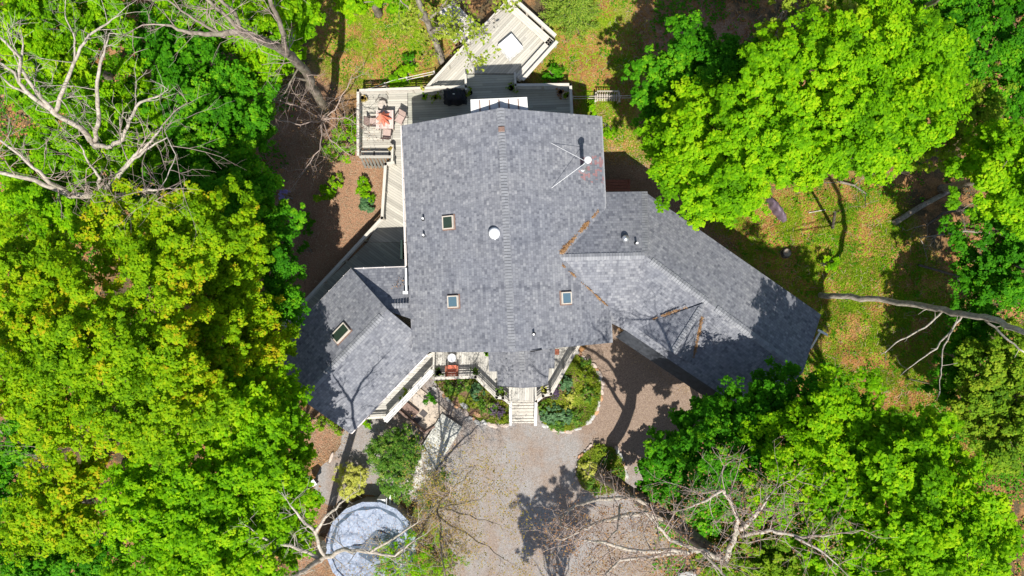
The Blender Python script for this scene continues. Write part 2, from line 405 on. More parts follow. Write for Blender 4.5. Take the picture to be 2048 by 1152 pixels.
def leafy_tree(name, label, lobes, mat, bark='bark', base=None, rc=.55, subs=13, per=22, size=.14, group=None, cat='tree', dens=1.3, tr=.22, seed=0, aspect=.7, squash=.75, twigs=True, flat=.55, spread=.42, bunch=True):
    """lobes: (px,py,radius px,height of lobe centre) as surveyed from the photograph"""
    r = np.random.default_rng(100+seed)
    L = []
    for (px, py, rp, z) in lobes:
        c = W(px, py, z); L.append((tuple(c), rp*(CAMH-z)/FPX))
    wsum = sum(l[1]**2 for l in L); cx = sum(l[0][0]*l[1]**2 for l in L)/wsum; cy = sum(l[0][1]*l[1]**2 for l in L)/wsum
    if base is None:
        cz = sum(l[0][2]*l[1]**2 for l in L)/wsum; q_ = 1+.55*(CAMH/(CAMH-cz)-1); bx, by = cx*q_, cy*q_
    else: b = W(base[0], base[1], 0); bx, by = b.x, b.y
    z0 = float(gz(bx, by))-.15
    t = thing(name, label, cat, (bx, by, z0), group)
    LB_ = bunches(L, r) if bunch else L
    C, Rr, O = lobes_to_clumps(LB_, rc*(.72 if bunch else 1), r, dens*(.8 if bunch else 1), squash)
    P, Nn, T = clumps_to_leaves(C, Rr, O, max(4, int(subs*(.62 if bunch else 1))), per, flat, r, spread=spread)
    T = T+(vnoise(P[:, 0], P[:, 1], .75, seed)-.5)*.5+(vnoise(P[:, 0], P[:, 2], 1.6, seed+5)-.5)*.2
    mb = MB(); minz = min(l[0][2]-l[1]*squash for l in L); zt = z0+max(1.2, (minz-z0)*.75) if minz > z0 else z0+.8
    fx, fy = bx+(cx-bx)*.5, by+(cy-by)*.5
    tr2 = tr
    mb.tube([(bx, by, z0), (bx+.02, by, z0+.35), (bx+(fx-bx)*.5, by+(fy-by)*.5, (z0+zt)/2), (fx, fy, zt)], [tr2*1.45, tr2*1.08, tr2*.95, tr2*.85], 10)
    k = 0
    for (c, rad) in L:
        c = Vector(c); top = c+Vector((0, 0, rad*squash*.35)); f = Vector((fx, fy, zt-.15))
        pts = wig(f, top, 5, .04, r); mb.tube(pts, [tr2*.62, tr2*.5, tr2*.4, tr2*.3, tr2*.2, tr2*.1], 6)
        if twigs:
            near = np.argsort(((C-np.array(c))**2).sum(1))[:70]
            for j in near[::4]:
                s = pts[int(r.integers(1, 5))]; q = Vector(C[j])
                mb.tube(wig(s, q, 3, .05, r), [tr2*.22, tr2*.16, tr2*.1, .012], 4, cap=False)
    mb.build('trunk', M[bark], t, smooth=True)
    leaf_mesh('crown', P, Nn, size, T, M[mat], t, aspect=aspect, rs=r)
    return t

def twigtree(mb, p, d, L, rad, depth, r, tips, up=.08, spread=.75, nb=3):
    n = 3 if depth > 0 else 2
    pts = [Vector(p)]; dd = Vector(d).normalized()
    for i in range(n):
        dd = (dd+Vector(r.normal(size=3))*.17+Vector((0, 0, up))*.5).normalized(); pts.append(pts[-1]+dd*L/n)
    mb.tube(pts, [rad*(1-.55*i/n) for i in range(n+1)], 5 if rad > .03 else 3, cap=False)
    tips.append(tuple(pts[-1])); tips.append(tuple(pts[len(pts)//2]))
    if depth <= 0: return
    for b in range(nb):
        i = int(r.integers(1, n+1)); s = pts[i]
        nd = (dd+Vector(r.normal(size=3))*spread).normalized()
        twigtree(mb, s, nd, L*(.5+.3*r.random()), rad*.55, depth-1, r, tips, up, spread, nb)
def bare_tree(name, label, limbs, mat='barkpale', twigmat=None, group=None, seed=0, bud=None, budn=4, budsize=.10, twigL=1.3, depth=2, every=1, cat='tree', budspread=.3, base=None, spread=.8, trunkmat=None, keep=1.0):
    """limbs: polylines of (px,py,z,radius); the first starts at the ground and is the trunk"""
    r = np.random.default_rng(500+seed); b = W(*limbs[0][0][:3])
    t = thing(name, label, cat, (b.x, b.y, b.z), group)
    tips = []
    for li, lm in enumerate(limbs):
        pts = [W(q[0], q[1], q[2]) for q in lm]; rs = [q[3] for q in lm]; ml = MB(); P = [pts[0]]; Rr = [rs[0]]
        for i in range(len(pts)-1):
            m_ = 4; L = (pts[i+1]-pts[i]).length
            for j in range(1, m_+1):
                f = j/m_; w = Vector(r.normal(size=3))*L*.018*(0 if j == m_ else 1)
                P.append(pts[i].lerp(pts[i+1], f)+w); Rr.append(rs[i]*(1-f)+rs[i+1]*f)
        ml.tube(P, Rr, 10 if rs[0] > .15 else 7)
        k0 = len(ml.f)
        if not (li == 0 and len(limbs) > 1 and rs[-1] > .1):
            for i in range(2, len(P), every):
                if Rr[i] > .22: continue
                ax = (P[i]-P[i-1]).normalized(); nd = (ax*.5+Vector(r.normal(size=3))*spread).normalized()
                twigtree(ml, P[i], nd, twigL*(.6+.8*r.random()), min(.028, max(.014, Rr[i]*.45)), depth, r, tips)
            twigtree(ml, P[-1], (P[-1]-P[-2]).normalized(), twigL, max(.015, Rr[-1]*.8), depth, r, tips)
        ml.m = [0]*k0+[1]*(len(ml.f)-k0)
        m0 = M[(trunkmat or mat) if li == 0 else mat]
        ml.build('trunk' if li == 0 else 'limb', [m0, M[twigmat or mat]], t, smooth=True)
    if bud and tips:
        T = np.array(tips); T = T[r.random(len(T)) < keep]; P = np.repeat(T, budn, 0); P = P+r.normal(size=P.shape)*budspread
        leaf_mesh('leaves', P, unit(len(P), r)*.6+np.array([0, 0, .6]), budsize, r.random(len(P)), M[bud], t, rs=r)
    return t
def bush(name, label, px, py, rp, z, mat, cat='shrub', h=None, rc=.25, size=.10, group=None, seed=0, dens=1.2, subs=6, per=16, aspect=.5, squash=.7, extra=(), flat=.7, spread=.45):
    r = np.random.default_rng(900+seed); ls = [(px, py, rp)]+list(extra); L = []
    for (a, b, c) in ls:
        w = W(a, b, z); rad = c*(CAMH-z)/FPX; L.append(((w.x, w.y, z+rad*squash*.15), rad))
    w0 = W(px, py, z)
    zb = z-(h if h is not None else L[0][1]*squash*.5); zb = max(zb, -.2)
    t = thing(name, label, cat, (w0.x, w0.y, zb), group)
    C, Rr, O = lobes_to_clumps(L, rc, r, dens, squash)
    P, Nn, T = clumps_to_leaves(C, Rr, O, subs, per, flat, r, spread=spread)
    P[:, 2] = np.maximum(P[:, 2], zb+.02)
    mb = MB()
    for j in range(0, len(C), max(1, len(C)//14)):
        mb.tube(wig((w0.x+r.normal()*.05, w0.y+r.normal()*.05, zb), tuple(C[j]), 3, .05, r), [.03, .024, .018, .01], 5, cap=False)
    mb.build('stems', M['bark'], t)
    leaf_mesh('foliage', P, Nn, size, T, M[mat], t, aspect=aspect, rs=r)
    return t
def inside(poly, x, y):
    x = np.asarray(x); y = np.asarray(y); c = np.zeros(x.shape, bool); n = len(poly)
    for i in range(n):
        x1, y1 = poly[i][:2]; x2, y2 = poly[(i+1) % n][:2]
        cond = ((y1 > y) != (y2 > y)) & (x < (x2-x1)*(y-y1)/((y2-y1) if y2 != y1 else 1e-9)+x1); c ^= cond
    return c
def G(pts, z=0): return [tuple(W(a, b, z)[:2]) for a, b in pts]

# ================================================================== GROUND
driveP = [(862,745),(1000,760),(1160,700),(1222,650),(1440,800),(1400,870),(1330,905),(1300,960),(1340,1040),(1330,1200),(1320,1500),(880,1500),(892,1152),(882,1060),(862,1000),(800,1000),(715,990),(668,1012),(625,1008),(640,935),(690,868),(720,830),(760,790)]
mulchP = [(520,290),(600,262),(700,300),(770,318),(775,430),(730,480),(610,610),(560,640),(520,560),(500,430)]
def rough_outline(px, amp=.10, step=.3, seed=1):
    pts = [Vector((*p, 0)) for p in G(px)]; out = []
    for i in range(len(pts)):
        a, b = pts[i], pts[(i+1) % len(pts)]; L = (b-a).length; n = max(1, int(L/step)); nn = Vector((-(b-a).y, (b-a).x, 0)).normalized()
        for j in range(n):
            p = a.lerp(b, j/n); k = (float(vnoise(p.x, p.y, 1.2, seed))-.5)*2*amp*2+(float(vnoise(p.x, p.y, 4, seed+1))-.5)*amp
            out.append((p.x+nn.x*k, p.y+nn.y*k))
    return out
def sd_soft(polypx, X, Y, soft):
    """1 inside, fading over soft metres outside, by multi-sample"""
    P = G(polypx); acc = np.zeros(X.shape)
    ks = [(0, 0)]+[(math.cos(a)*soft*q, math.sin(a)*soft*q) for q in (.5, 1) for a in np.arange(0, 6.28, 1.05)]
    for dx, dy in ks: acc += inside(P, X+dx, Y+dy)
    return acc/len(ks)
lawnpolys = [
 [(610,0),(640,-60),(880,-60),(900,60),(870,110),(850,180),(715,180),(640,140),(620,60)],
 [(1090,-60),(1310,-60),(1300,100),(1260,240),(1300,330),(1205,330),(1200,230),(1150,230),(1140,160),(1060,160),(1110,90)],
 [(1370,400),(1530,400),(1700,360),(1800,380),(1830,470),(1900,600),(1880,700),(1800,830),(1700,800),(1640,720),(1640,620),(1500,520)],
 [(1560,700),(1700,700),(1900,820),(2000,900),(2040,980),(1900,900),(1700,850)]]
brownpolys = [mulchP, [(1240,0),(1420,0),(1520,60),(1480,110),(1290,150)], [(610,830),(660,815),(700,860),(640,930),(600,900)],
 [(600,1010),(680,1000),(650,1080),(660,1152),(590,1152)], [(480,240),(640,140),(720,300),(600,360),(500,340)],
 [(1330,960),(1480,950),(1600,1000),(1400,1160),(1100,1170),(1290,1040)], [(1290,330),(1380,420),(1480,500),(1420,500),(1200,380),(1205,290)]]
def make_ground():
    a = np.concatenate([-np.geomspace(400, 34, 14), np.linspace(-33, 33, 265), np.geomspace(34, 400, 14)])
    nx = len(a); X, Y = np.meshgrid(a, a); Z = gz(X, Y)
    me = bpy.data.meshes.new('ground')
    V = np.stack([X.ravel(), Y.ravel(), Z.ravel()], 1)
    i = np.arange(nx-1); I, J = np.meshgrid(i, i); q = (J*nx+I).ravel()
    F = np.stack([q, q+1, q+nx+1, q+nx], 1)
    me.vertices.add(len(V)); me.loops.add(F.size); me.polygons.add(len(F))
    me.vertices.foreach_set('co', V.ravel()); me.loops.foreach_set('vertex_index', F.ravel().astype(np.int32)); me.polygons.foreach_set('loop_start', np.arange(0, F.size, 4, dtype=np.int32)); me.update(calc_edges=True)
    g = np.zeros(len(V)); x, y = V[:, 0], V[:, 1]
    for p in lawnpolys: g = np.maximum(g, sd_soft(p, x, y, .7))
    b = np.zeros(len(V))
    for p in brownpolys: b = np.maximum(b, sd_soft(p, x, y, .7))
    at = me.attributes.new('grassy', 'FLOAT', 'POINT'); at.data.foreach_set('value', g.astype(np.float32))
    at = me.attributes.new('mulchy', 'FLOAT', 'POINT'); at.data.foreach_set('value', b.astype(np.float32))
    m, nt, out = newmat('forest_ground'); P = pos(nt)
    ga = N(nt, 'ShaderNodeAttribute', attribute_name='grassy').outputs['Fac']; mu = N(nt, 'ShaderNodeAttribute', attribute_name='mulchy').outputs['Fac']
    n1 = noise(nt, P, 14, 6, .7); n2 = noise(nt, P, .9, 5, .6); n3 = noise(nt, P, 4, 5, .65)
    litter = ramp(nt, n1, [(.25, (.12, .06, .025)), (.5, (.33, .17, .07)), (.75, (.52, .32, .16))])
    mulch = ramp(nt, n1, [(.25, (.16, .08, .045)), (.5, (.34, .19, .115)), (.75, (.54, .35, .23))])
    green = ramp(nt, n1, [(.25, (.08, .15, .01)), (.5, (.20, .32, .012)), (.75, (.38, .44, .03))])
    soil = ramp(nt, n1, [(.25, (.04, .03, .02)), (.5, (.10, .075, .04)), (.75, (.2, .15, .09))])
    c = mixc(nt, ramp(nt, n2, [(.45, (0, 0, 0)), (.6, (1, 1, 1))]), soil, litter)
    gm = mth(nt, 'MULTIPLY', ga, ramp(nt, mth(nt, 'ADD', mth(nt, 'MULTIPLY', n2, .65), mth(nt, 'MULTIPLY', n3, .35)), [(.40, (0, 0, 0)), (.52, (1, 1, 1))]))
    c = mixc(nt, ga, c, litter); c = mixc(nt, gm, c, green)
    c = mixc(nt, mth(nt, 'MULTIPLY', mu, .92), c, mulch)
    surf(nt, out, c, .95, .1, 0, n1, .8, .04); me.materials.append(m)
    o = bpy.data.objects.new('ground', me); COL.objects.link(o); tag(o, kind='structure'); return o
make_ground()
def flatsheet(name, outline, z, mat, kind='structure'):
    mb = MB(); n = len(outline); mb.add([(p[0], p[1], z) for p in outline], [tuple(range(n))])
    o = mb.build(name, mat)
    bm = bmesh.new(); bm.from_mesh(o.data); bmesh.ops.triangulate(bm, faces=bm.faces); 
    for f in bm.faces:
        if f.normal.z < 0: f.normal_flip()
    bm.to_mesh(o.data); bm.free(); return tag(o, kind=kind)
def gravelmat():
    m, nt, out = newmat('gravel'); P = pos(nt)
    v = N(nt, 'ShaderNodeTexVoronoi', i_Vector=P, i_Scale=32.0).outputs['Color']; vf = N(nt, 'ShaderNodeSeparateXYZ', i_0=v).outputs[0]
    n1 = noise(nt, P, 30, 4, .7); n2 = noise(nt, P, .38, 5, .6); n3 = noise(nt, P, 2.5, 5, .7)
    grey = ramp(nt, vf, [(0, (.235, .22, .208)), (.5, (.30, .28, .265)), (1, (.38, .355, .34))])
    brown = ramp(nt, vf, [(0, (.19, .135, .10)), (.5, (.27, .20, .155)), (1, (.36, .275, .215))])
    sp = N(nt, 'ShaderNodeSeparateXYZ', i_0=P); wx, wy = W(1290, 740).x, W(1290, 740).y
    dd = mth(nt, 'SQRT', mth(nt, 'ADD', mth(nt, 'POWER', mth(nt, 'SUBTRACT', sp.outputs[0], wx), 2.0), mth(nt, 'POWER', mth(nt, 'SUBTRACT', sp.outputs[1], wy), 2.0)))
    near = mth(nt, 'MULTIPLY', mth(nt, 'MAXIMUM', mth(nt, 'SUBTRACT', 1.0, mth(nt, 'DIVIDE', dd, 6.5)), 0.0), .45)
    tr_ = noise(nt, N(nt, 'ShaderNodeMapping', i_Vector=P, i_Scale=(1, .16, 1)).outputs[0], .9, 4, .5)
    k = mth(nt, 'ADD', mth(nt, 'ADD', mth(nt, 'MULTIPLY', n2, .45), mth(nt, 'MULTIPLY', n3, .25)), mth(nt, 'ADD', mth(nt, 'MULTIPLY', tr_, .28), near))
    c = mixc(nt, ramp(nt, k, [(.44, (0, 0, 0)), (.60, (1, 1, 1))]), grey, brown)
    c = mixc(nt, .5, c, ramp(nt, n1, [(.3, (.75, .75, .75)), (.7, (1.25, 1.25, 1.25))]), 'MULTIPLY')
    surf(nt, out, c, .95, .15, 0, vf, .6, .02); return m
M['gravel'] = gravelmat()
flatsheet('driveway', rough_outline(driveP, .14), .004, M['gravel'])

# ================================================================== HOUSE
house = thing('house', 'large grey shingled house with a gabled centre and two angled wings', 'house', (0, 2, 0))
ZR, ZE = 8.5, 6.0
T1 = W(1001, 216, ZR); T2 = W(1024, 704, ZR); dr = (T2-T1).normalized(); er = Vector((-dr.y, dr.x, 0))   # er points to the photo right
if er.x < 0: er = -er
HW = 5.12; RL = (T2-T1).length
down = Vector((0, 0, ZE-ZR))
def slope(name_pts, ridge_dir, mat=None, th=.14, label=None):
    pts = [Vector(p) for p in name_pts]; n = (pts[1]-pts[0]).cross(pts[2]-pts[0]).normalized()
    if n.z < 0: n = -n
    u = Vector(ridge_dir).normalized(); u = (u-n*u.dot(n)).normalized(); v = n.cross(u)
    if v.z < 0: v = -v
    mb = MB(); mb.slab(pts, th); o = mb.build('roof', mat or M['shingle'], house, uv=(u, v)); 
    return (pts[0], n)
stain_c = W(1185, 335, 6.6)
M['shingle_stain'] = shingle('roof_shingles_stained', (stain_c.x, stain_c.y, .62, .62))
tl = T1-er*HW+down; bl = T2-er*HW+down; trc = T1+er*HW+down; brc = T2+er*HW+down
PL = slope([T1, T2, bl, tl], dr)
PR = slope([T1, trc, brc, T2], dr, M['shingle_stain'])
# wings: right
RA, RB = W(1110, 515, 7.18), W(1290, 511, 7.15); RC = W(1606, 745, 7.15)
E1, E2, E3 = W(1195, 385, 5.55), W(1289, 383, 5.55), W(1642, 629, 5.5)
slope([RA, W(1120, 385, 5.56), E2, RB], (RB-RA))
PW2 = slope([RB, E2, E3, RC], (RC-RB))
F0 = W(1222, 641, 5.55); F1 = W(1250, 660, 5.55); F2 = W(1512, 836, 5.5)
fold = W(1253, 663, 5.55)
PWa = slope([RA, RB, F1, W(1130, 600, 5.75)], (RB-RA))
PWb = slope([RB, RC, F2, F1], (RC-RB))
# narrow pent roof under the courtyard eave, coloured near black throughout
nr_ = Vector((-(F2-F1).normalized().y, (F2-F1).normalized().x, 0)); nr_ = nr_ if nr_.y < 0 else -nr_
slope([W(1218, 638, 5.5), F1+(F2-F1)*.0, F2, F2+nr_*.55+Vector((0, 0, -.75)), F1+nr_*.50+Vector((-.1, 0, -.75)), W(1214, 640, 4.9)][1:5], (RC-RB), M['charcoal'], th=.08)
# cross gable
GA, GB, GL, GRr = W(1408, 606, 7.2), W(1344, 706, 6.95), W(1272, 655, 5.66), W(1384, 727, 5.70)
cgd = (GB-GA)
PG = slope([GA, GL, W(1338,712,5.62), GB][:1]+[GL, GB], cgd, th=.1); slope([GA, GB, GRr], cgd, th=.1)
# left wing
zl = 6.85
LA, LB = W(775, 619, zl), W(602, 799, zl); lu = (LB-LA).normalized(); ln = Vector((lu.y, -lu.x, 0))
if ln.x > 0: ln = -ln
lw1, lw2 = 3.03, 2.95; dz = -1.52
LC, LD = LA+ln*lw1+Vector((0, 0, dz)), LB+ln*lw1+Vector((0, 0, dz))
LE, LF = LB-ln*lw2+Vector((0, 0, dz)), LA-ln*lw2+Vector((0, 0, dz))
PLa = slope([LA, LB, LD, LC], lu); PLb = slope([LA, LF, LE, LB], lu)
# small entry slope between left wing and main roof
slope([W(706, 538, 5.15), W(812, 534, 5.15), W(824, 534, 5.15), W(828, 640, 6.15), W(776, 622, 5.98)], (1, 0.03, 0))
# porch roof
pz0, pz1 = 4.05, 4.75
pc0, pc1 = W(1043, 690, pz1), W(1046, 776, pz1-.05)
slope([pc0, pc1, W(1010, 774, 4.4), W(995, 771, 4.2), W(994, 743, 4.2), W(978, 743, pz0), W(976, 690, pz0)], pc1-pc0, th=.12)
slope([pc0, W(1110, 690, pz0), W(1109, 737, pz0), W(1098, 737, 4.2), W(1096, 768, 4.2), W(1078, 774, 4.4), pc1], pc1-pc0, th=.12)
# chimney cricket
# ridge caps
def ridgecap(a, b, side_n, drop, w=.17, step=.145, lift=.02, half2=None):
    """bent cap shingles along a ridge a->b; side_n horizontal normal, drop slope on each side"""
    a, b = Vector(a), Vector(b); L = (b-a).length; u = (b-a)/L; n = int(L/step); mb = MB()
    for i in range(n):
        p = a+u*(i*step); q = p+u*(step*.87); hi, lo = .05+lift, .045
        for s, dp in ((1, drop[0]), (-1, drop[1])):
            side = Vector(side_n)*s*w+Vector((0, 0, -dp*w))
            v = [p+Vector((0, 0, lo)), q+Vector((0, 0, hi)), q+side+Vector((0, 0, hi)), p+side+Vector((0, 0, lo))]
            v2 = [x-Vector((0, 0, .03)) for x in v]
            mb.add(v+v2, [(0, 1, 2, 3), (4, 7, 6, 5), (0, 4, 5, 1), (1, 5, 6, 2), (2, 6, 7, 3), (3, 7, 4, 0)])
    mb.build('ridge_cap', M['cap'], house)
ridgecap(T1, T1+dr*.95, er, (.49, .49), .17)
ridgecap(T1+dr*1.05+Vector((0, 0, .03)), T2, er, (.49, .49), .155)
mb = MB(); mb.bar(T1+dr*.9+Vector((0, 0, .07)), T1+dr*1.15+Vector((0, 0, .07)), .3, .06); mb.build('ridge_vent', M['brownmetal'], house, bevel=.02)
y_ = Vector((0, 1, 0)); ridgecap(RA+Vector((.25, 0, 0)), RB, Vector((0, 1, 0)), (.47, .47))
rw = (RC-RB).normalized(); rn = Vector((-rw.y, rw.x, 0)); ridgecap(RB+rw*.4, RB+rw*4.0, rn, (.5, .5)); ridgecap(RB+rw*4.4, RC, rn, (.5, .5))
hd = (E2-RB); hn = Vector((1, 0, 0)); ridgecap(E2+Vector((0, 0, 0)), RB, hn, (.15, .25), .15)
gd = (GB-GA).normalized(); gn = Vector((-gd.y, gd.x, 0)); ridgecap(GA+gd*.3, GB, gn, (.5, .5), .13)
ridgecap(LA+lu*.45, LB-lu*.1, ln, (.5, .5))
pu = (pc1-pc0).normalized(); ridgecap(pc0+pu*.2, pc0+pu*1.6, Vector((1, 0, 0)), (.4, .4), .13)
ridgecap(W(783, 612, 6.12), W(818, 611, 6.22), Vector((0, 1, 0)), (.3, .0), .13)
# shadow-casting rake board between left wing gable and the entry slope (gable end wall)
mb = MB(); mb.slab([LA-Vector((0, 0, .16)), LA+ln*(lw1-.35)+Vector((0, 0, dz*.88-.16)), LA+ln*(lw1-.35)+Vector((0, 0, -2.0)), LA+Vector((0, 0, -2.0))], .02)
# fascias and gutters
def gutter(a, b, mat='fascia', w=.11, name='gutter', z=-.10, out=0):
    a, b = Vector(a), Vector(b); mb = MB(); d = (b-a).normalized(); n = Vector((-d.y, d.x, 0))*out
    mb.bar(a+n+Vector((0, 0, z)), b+n+Vector((0, 0, z)), w*.35, .14); mb.bar(a+n*1.0+Vector((0, 0, z-.06)), b+n+Vector((0, 0, z-.06)), w, .02)
    L = (b-a).length
    for i in range(int(L/1.1)): mb.box(a+n+d*(i+.5)*1.1+Vector((0, 0, z+.06)), (.05, w*.8, .03), math.atan2(d.y, d.x))
    mb.build(name, M[mat], house)
gutter(tl-er*.03, W(811, 535, 5.9)-er*.0, out=0)
gutter(W(706, 537, 5.2), W(812, 533, 5.2)); gutter(LC, LD); gutter(LE, LF+(LE-LF)*.08, 'fascia')
mb = MB(); mb.bar(W(812, 536, 5.9), W(813, 588, 5.95), .1, .12); mb.box(W(811, 585, 5.95), (.26, .16, .16)); mb.build('gutter', M['white'], house, bevel=.02)
gutter(trc+er*.02, brc+er*.02, 'cap', z=-.09)
# walls
def wall(polyz, z0, name='wall', mat='siding'):
    """vertical walls under a roof: list of (x,y,ztop)"""
    mb = MB(); n = len(polyz)
    for i in range(n):
        a, b = polyz[i], polyz[(i+1) % n]
        mb.add([(a[0], a[1], z0), (b[0], b[1], z0), (b[0], b[1], b[2]), (a[0], a[1], a[2])], [(0, 1, 2, 3)])
    mb.build(name, M[mat], house, uv=((1, .3, 0), (0, 0, 1)))
k = .5
ins = lambda p, a, b: Vector(p)+Vector(a)+Vector(b)
drk = dr*.7; e4 = er*(HW-.45); zz = ZE+.45*.49-.16
wa = T1+drk*1.3; wb = T2-dr*.45
wall([(*(wa-e4).xy, zz), (*(wb-e4).xy, zz), (*wb.xy, ZR-.16), (*(wb+e4).xy, zz), (*(wa+e4).xy, zz), (*wa.xy, ZR-.16)], 0)
rnn = rn*.35
def inset(pts, d):
    c = sum((Vector(p) for p in pts), Vector())/len(pts); return c
wl = [RA+Vector((-1, 0, 0)), RB, RC]
q1 = [(E1.x, E1.y-.4, 5.55), (E2.x-.1, E2.y-.45, 5.6), (*(E3-rn*.42-rw*.3).xy, 5.5), (*(RC-rw*.3).xy, 6.98), (*(F2+rn*.42-rw*.3).xy, 5.5), (*(F1+rn*.30).xy, 5.55), (W(1190, 640, 5.5).x, F1.y+.35, 5.55)]
wall(q1, 0)
ld_ = -lu*.0
q2 = [(*(LC-ln*.4+lu*.3).xy, LC.z), (*(LD-ln*.4-lu*.35).xy, LD.z), (*(LB-lu*.35).xy, zl-.16), (*(LE+ln*.45-lu*.35).xy, LE.z), (*(LF+ln*.45+lu*.1).xy, LF.z), (*(LA+lu*.1).xy, zl-.16)]
wall(q2, 0)
wall([(*W(976, 700, 4).xy, 4.0), (*W(1108, 700, 4).xy, 4.0), (*W(1090, 715, 4).xy, 4.1), (*W(990, 715, 4).xy, 4.1)], 1.0)
# garage doors on the courtyard face of the right wing, and windows
def opening(name, c, along, w, h, z0, mat='white', frame='white'):
    a = Vector(along).normalized(); nrm = Vector((a.y, -a.x, 0)); c = Vector(c)
    mb = MB(); mb.box((c.x+nrm.x*.03, c.y+nrm.y*.03, z0+h/2), (w+.16, .07, h+.16), ux=a); f = mb.build(name, M[frame], house)
    mb = MB(); mb.box((c.x+nrm.x*.075, c.y+nrm.y*.075, z0+h/2), (w, .03, h), ux=a); mb.build('pane' if name == 'window' else 'panel', M[mat], f)
fw = F1+rn*.30
for k_ in (1.8, 5.0): opening('garage_door', fw+rw*k_, rw, 2.7, 2.3, .05, 'white')
for t_ in (2.0, 5.2, 8.2): opening('window', (wa-e4)+dr*t_, dr*-1, 1.1, 1.3, 2.0, 'glassdark')
for t_ in (-2.6, 2.6): opening('window', wb+er*t_, er, 1.3, 1.3, 2.0, 'glassdark')
for t_ in (1.6, 4.6): opening('window', (LE+ln*.45-lu*.35)-lu*t_, lu*-1, 1.2, 1.3, 1.8, 'glassdark')
mb = MB(); mb.box(W(806.5, 500, 4.6), (.1, 1.0, 1.2)); mb.build('window', M['glassdark'], house)  # dark pane standing in for a blue downspout

# white slatted awning under the north gable
mb = MB()
aw = [W(941, 199, 7.5), W(1054, 194, 7.5), W(1057, 232, 7.4), W(942, 232, 7.4)]
mb.slab(aw, .10); awn = mb.build('awning', M['railwhite'], house)
for i in range(5):
    mb = MB(); f = (i+.95)/5.9; a = aw[0].lerp(aw[1], f); b = aw[3].lerp(aw[2], f)
    mb.bar(a.lerp(b, .08)+Vector((0, 0, .015)), b+Vector((0, 0, .015)), .06, .05); mb.build('slot', M['brownmetal'], awn)
# skylights
def skylight(px, py, pl, ax, w, l, glass, label=None, flash='brownmetal', side=0):
    c = Wp(px, py, pl); n = pl[1]; u = Vector(ax).normalized(); u = (u-n*u.dot(n)).normalized(); v = n.cross(u)
    def fr(mb, a, b, h0, h1, ou=0, ov=0):
        vs = [c+u*(ou+i*a)+v*(ov+j*b)+n*h for h in (h0, h1) for j in (-1, 1) for i in (-1, 1)]
        mb.add(vs, [(0, 2, 3, 1), (4, 5, 7, 6), (0, 1, 5, 4), (2, 6, 7, 3), (0, 4, 6, 2), (1, 3, 7, 5)])
    root = MB(); fr(root, l/2+.06, w/2+.06, 0, .03); base = root.build('skylight', M[flash], house)
    mb = MB(); t = .055
    fr(mb, l/2, t/2, .0, .16, 0, w/2-t/2); fr(mb, l/2, t/2, .0, .16, 0, -w/2+t/2)
    fr(mb, t/2, w/2-t, .0, .155, l/2-t/2, 0); fr(mb, t/2, w/2-t, .0, .155, -l/2+t/2, 0)
    mb.build('frame', M['cream'], base, bevel=.008)
    mb = MB(); fr(mb, l/2-t-.002, w/2-t-.002, .03, .13); mb.build('glass', M[glass], base)
skylight(898, 445, PL, dr, .62, .66, 'glassdark'); skylight(908, 603, PL, dr, .60, .60, 'glass'); skylight(1131, 596, PR, dr, .56, .60, 'glass')
skylight(683, 667, PLa, lu, .62, .95, 'glassdark')
# sun tunnel
c = Wp(989, 467, PL); mb = MB(); mb.lathe(c-Vector((0, 0, .1)), [(.30, 0), (.30, .26), (.27, .28)], 24); st = mb.build('sun_tunnel', M['galv'], house, smooth=True)
mb = MB(); mb.lathe(c+Vector((0, 0, .17)), [(.27, 0), (.26, .06), (.2, .13), (.1, .17), (.02, .18)], 24); mb.build('dome', M['brightwhite'], st, smooth=True)
# plumbing vents
def vent(px, py, pl, h=.38, r=.055):
    c = Wp(px, py, pl); mb = MB(); mb.lathe(c-Vector((0, 0, .06)), [(.12, 0), (.10, .08), (.065, .14), (r, .16)], 12); o = mb.build('vent_pipe', M['dark'], house, smooth=True)
    mb = MB(); mb.lathe(c, [(r, .06), (r, h), (r*.6, h), (r*.6, h-.02)], 12); mb.build('pipe', M['white'], o)
vent(847, 438, PL); vent(848, 471, PL); vent(1067, 668, PR); vent(1272, 487, PWa if False else (RB, (E2-RB).cross(RA-RB).normalized()*-1))
c = Wp(1250, 478, (RB, ((E2-RB).cross(RA-RB)).normalized())); mb = MB(); mb.lathe(c-Vector((0, 0, .05)), [(.12, 0), (.12, .2), (.19, .22), (.19, .28), (.1, .36), (.02, .38)], 16); mb.build('roof_vent', M['galv'], house, smooth=True)
mb = MB(); mb.bar(Wp(1062, 703, PR)+Vector((0, 0, .05)), Wp(1083, 699, PR)+Vector((0, 0, .05)), .05, .1); mb.build('slot_vent', M['dark'], house)
# flue with guy wires
fb = Wp(1165, 338, PR); top = W(1174.5, 317, 8.95); top = Vector((fb.x+.02, fb.y+.0, 8.95))
mb = MB(); mb.lathe(fb-Vector((0, 0, .12)), [(.26, 0), (.2, .16), (.14, .26), (.105, .27)], 18); mb.build('storm_collar', M['galv'], house, smooth=True)
mb = MB(); mb.lathe(fb, [(.105, .1), (.105, 8.95-fb.z)], 16); fl = mb.build('flue', M['galv'], house, smooth=True)
mb = MB(); mb.lathe(Vector((fb.x, fb.y, 8.9)), [(.11, 0), (.17, .03), (.17, .16), (.155, .2), (.03, .23)], 18); mb.build('flue_cap', M['brightwhite'], fl, smooth=True)
for (ax_, ay_) in ((1102, 286), (1103, 376)):
    mb = MB(); mb.tube([Vector((fb.x, fb.y, 8.5)), Wp(ax_, ay_, PR)+Vector((0, 0, .02))], [.012, .012], 6); mb.build('guy_wire', M['white'], fl)
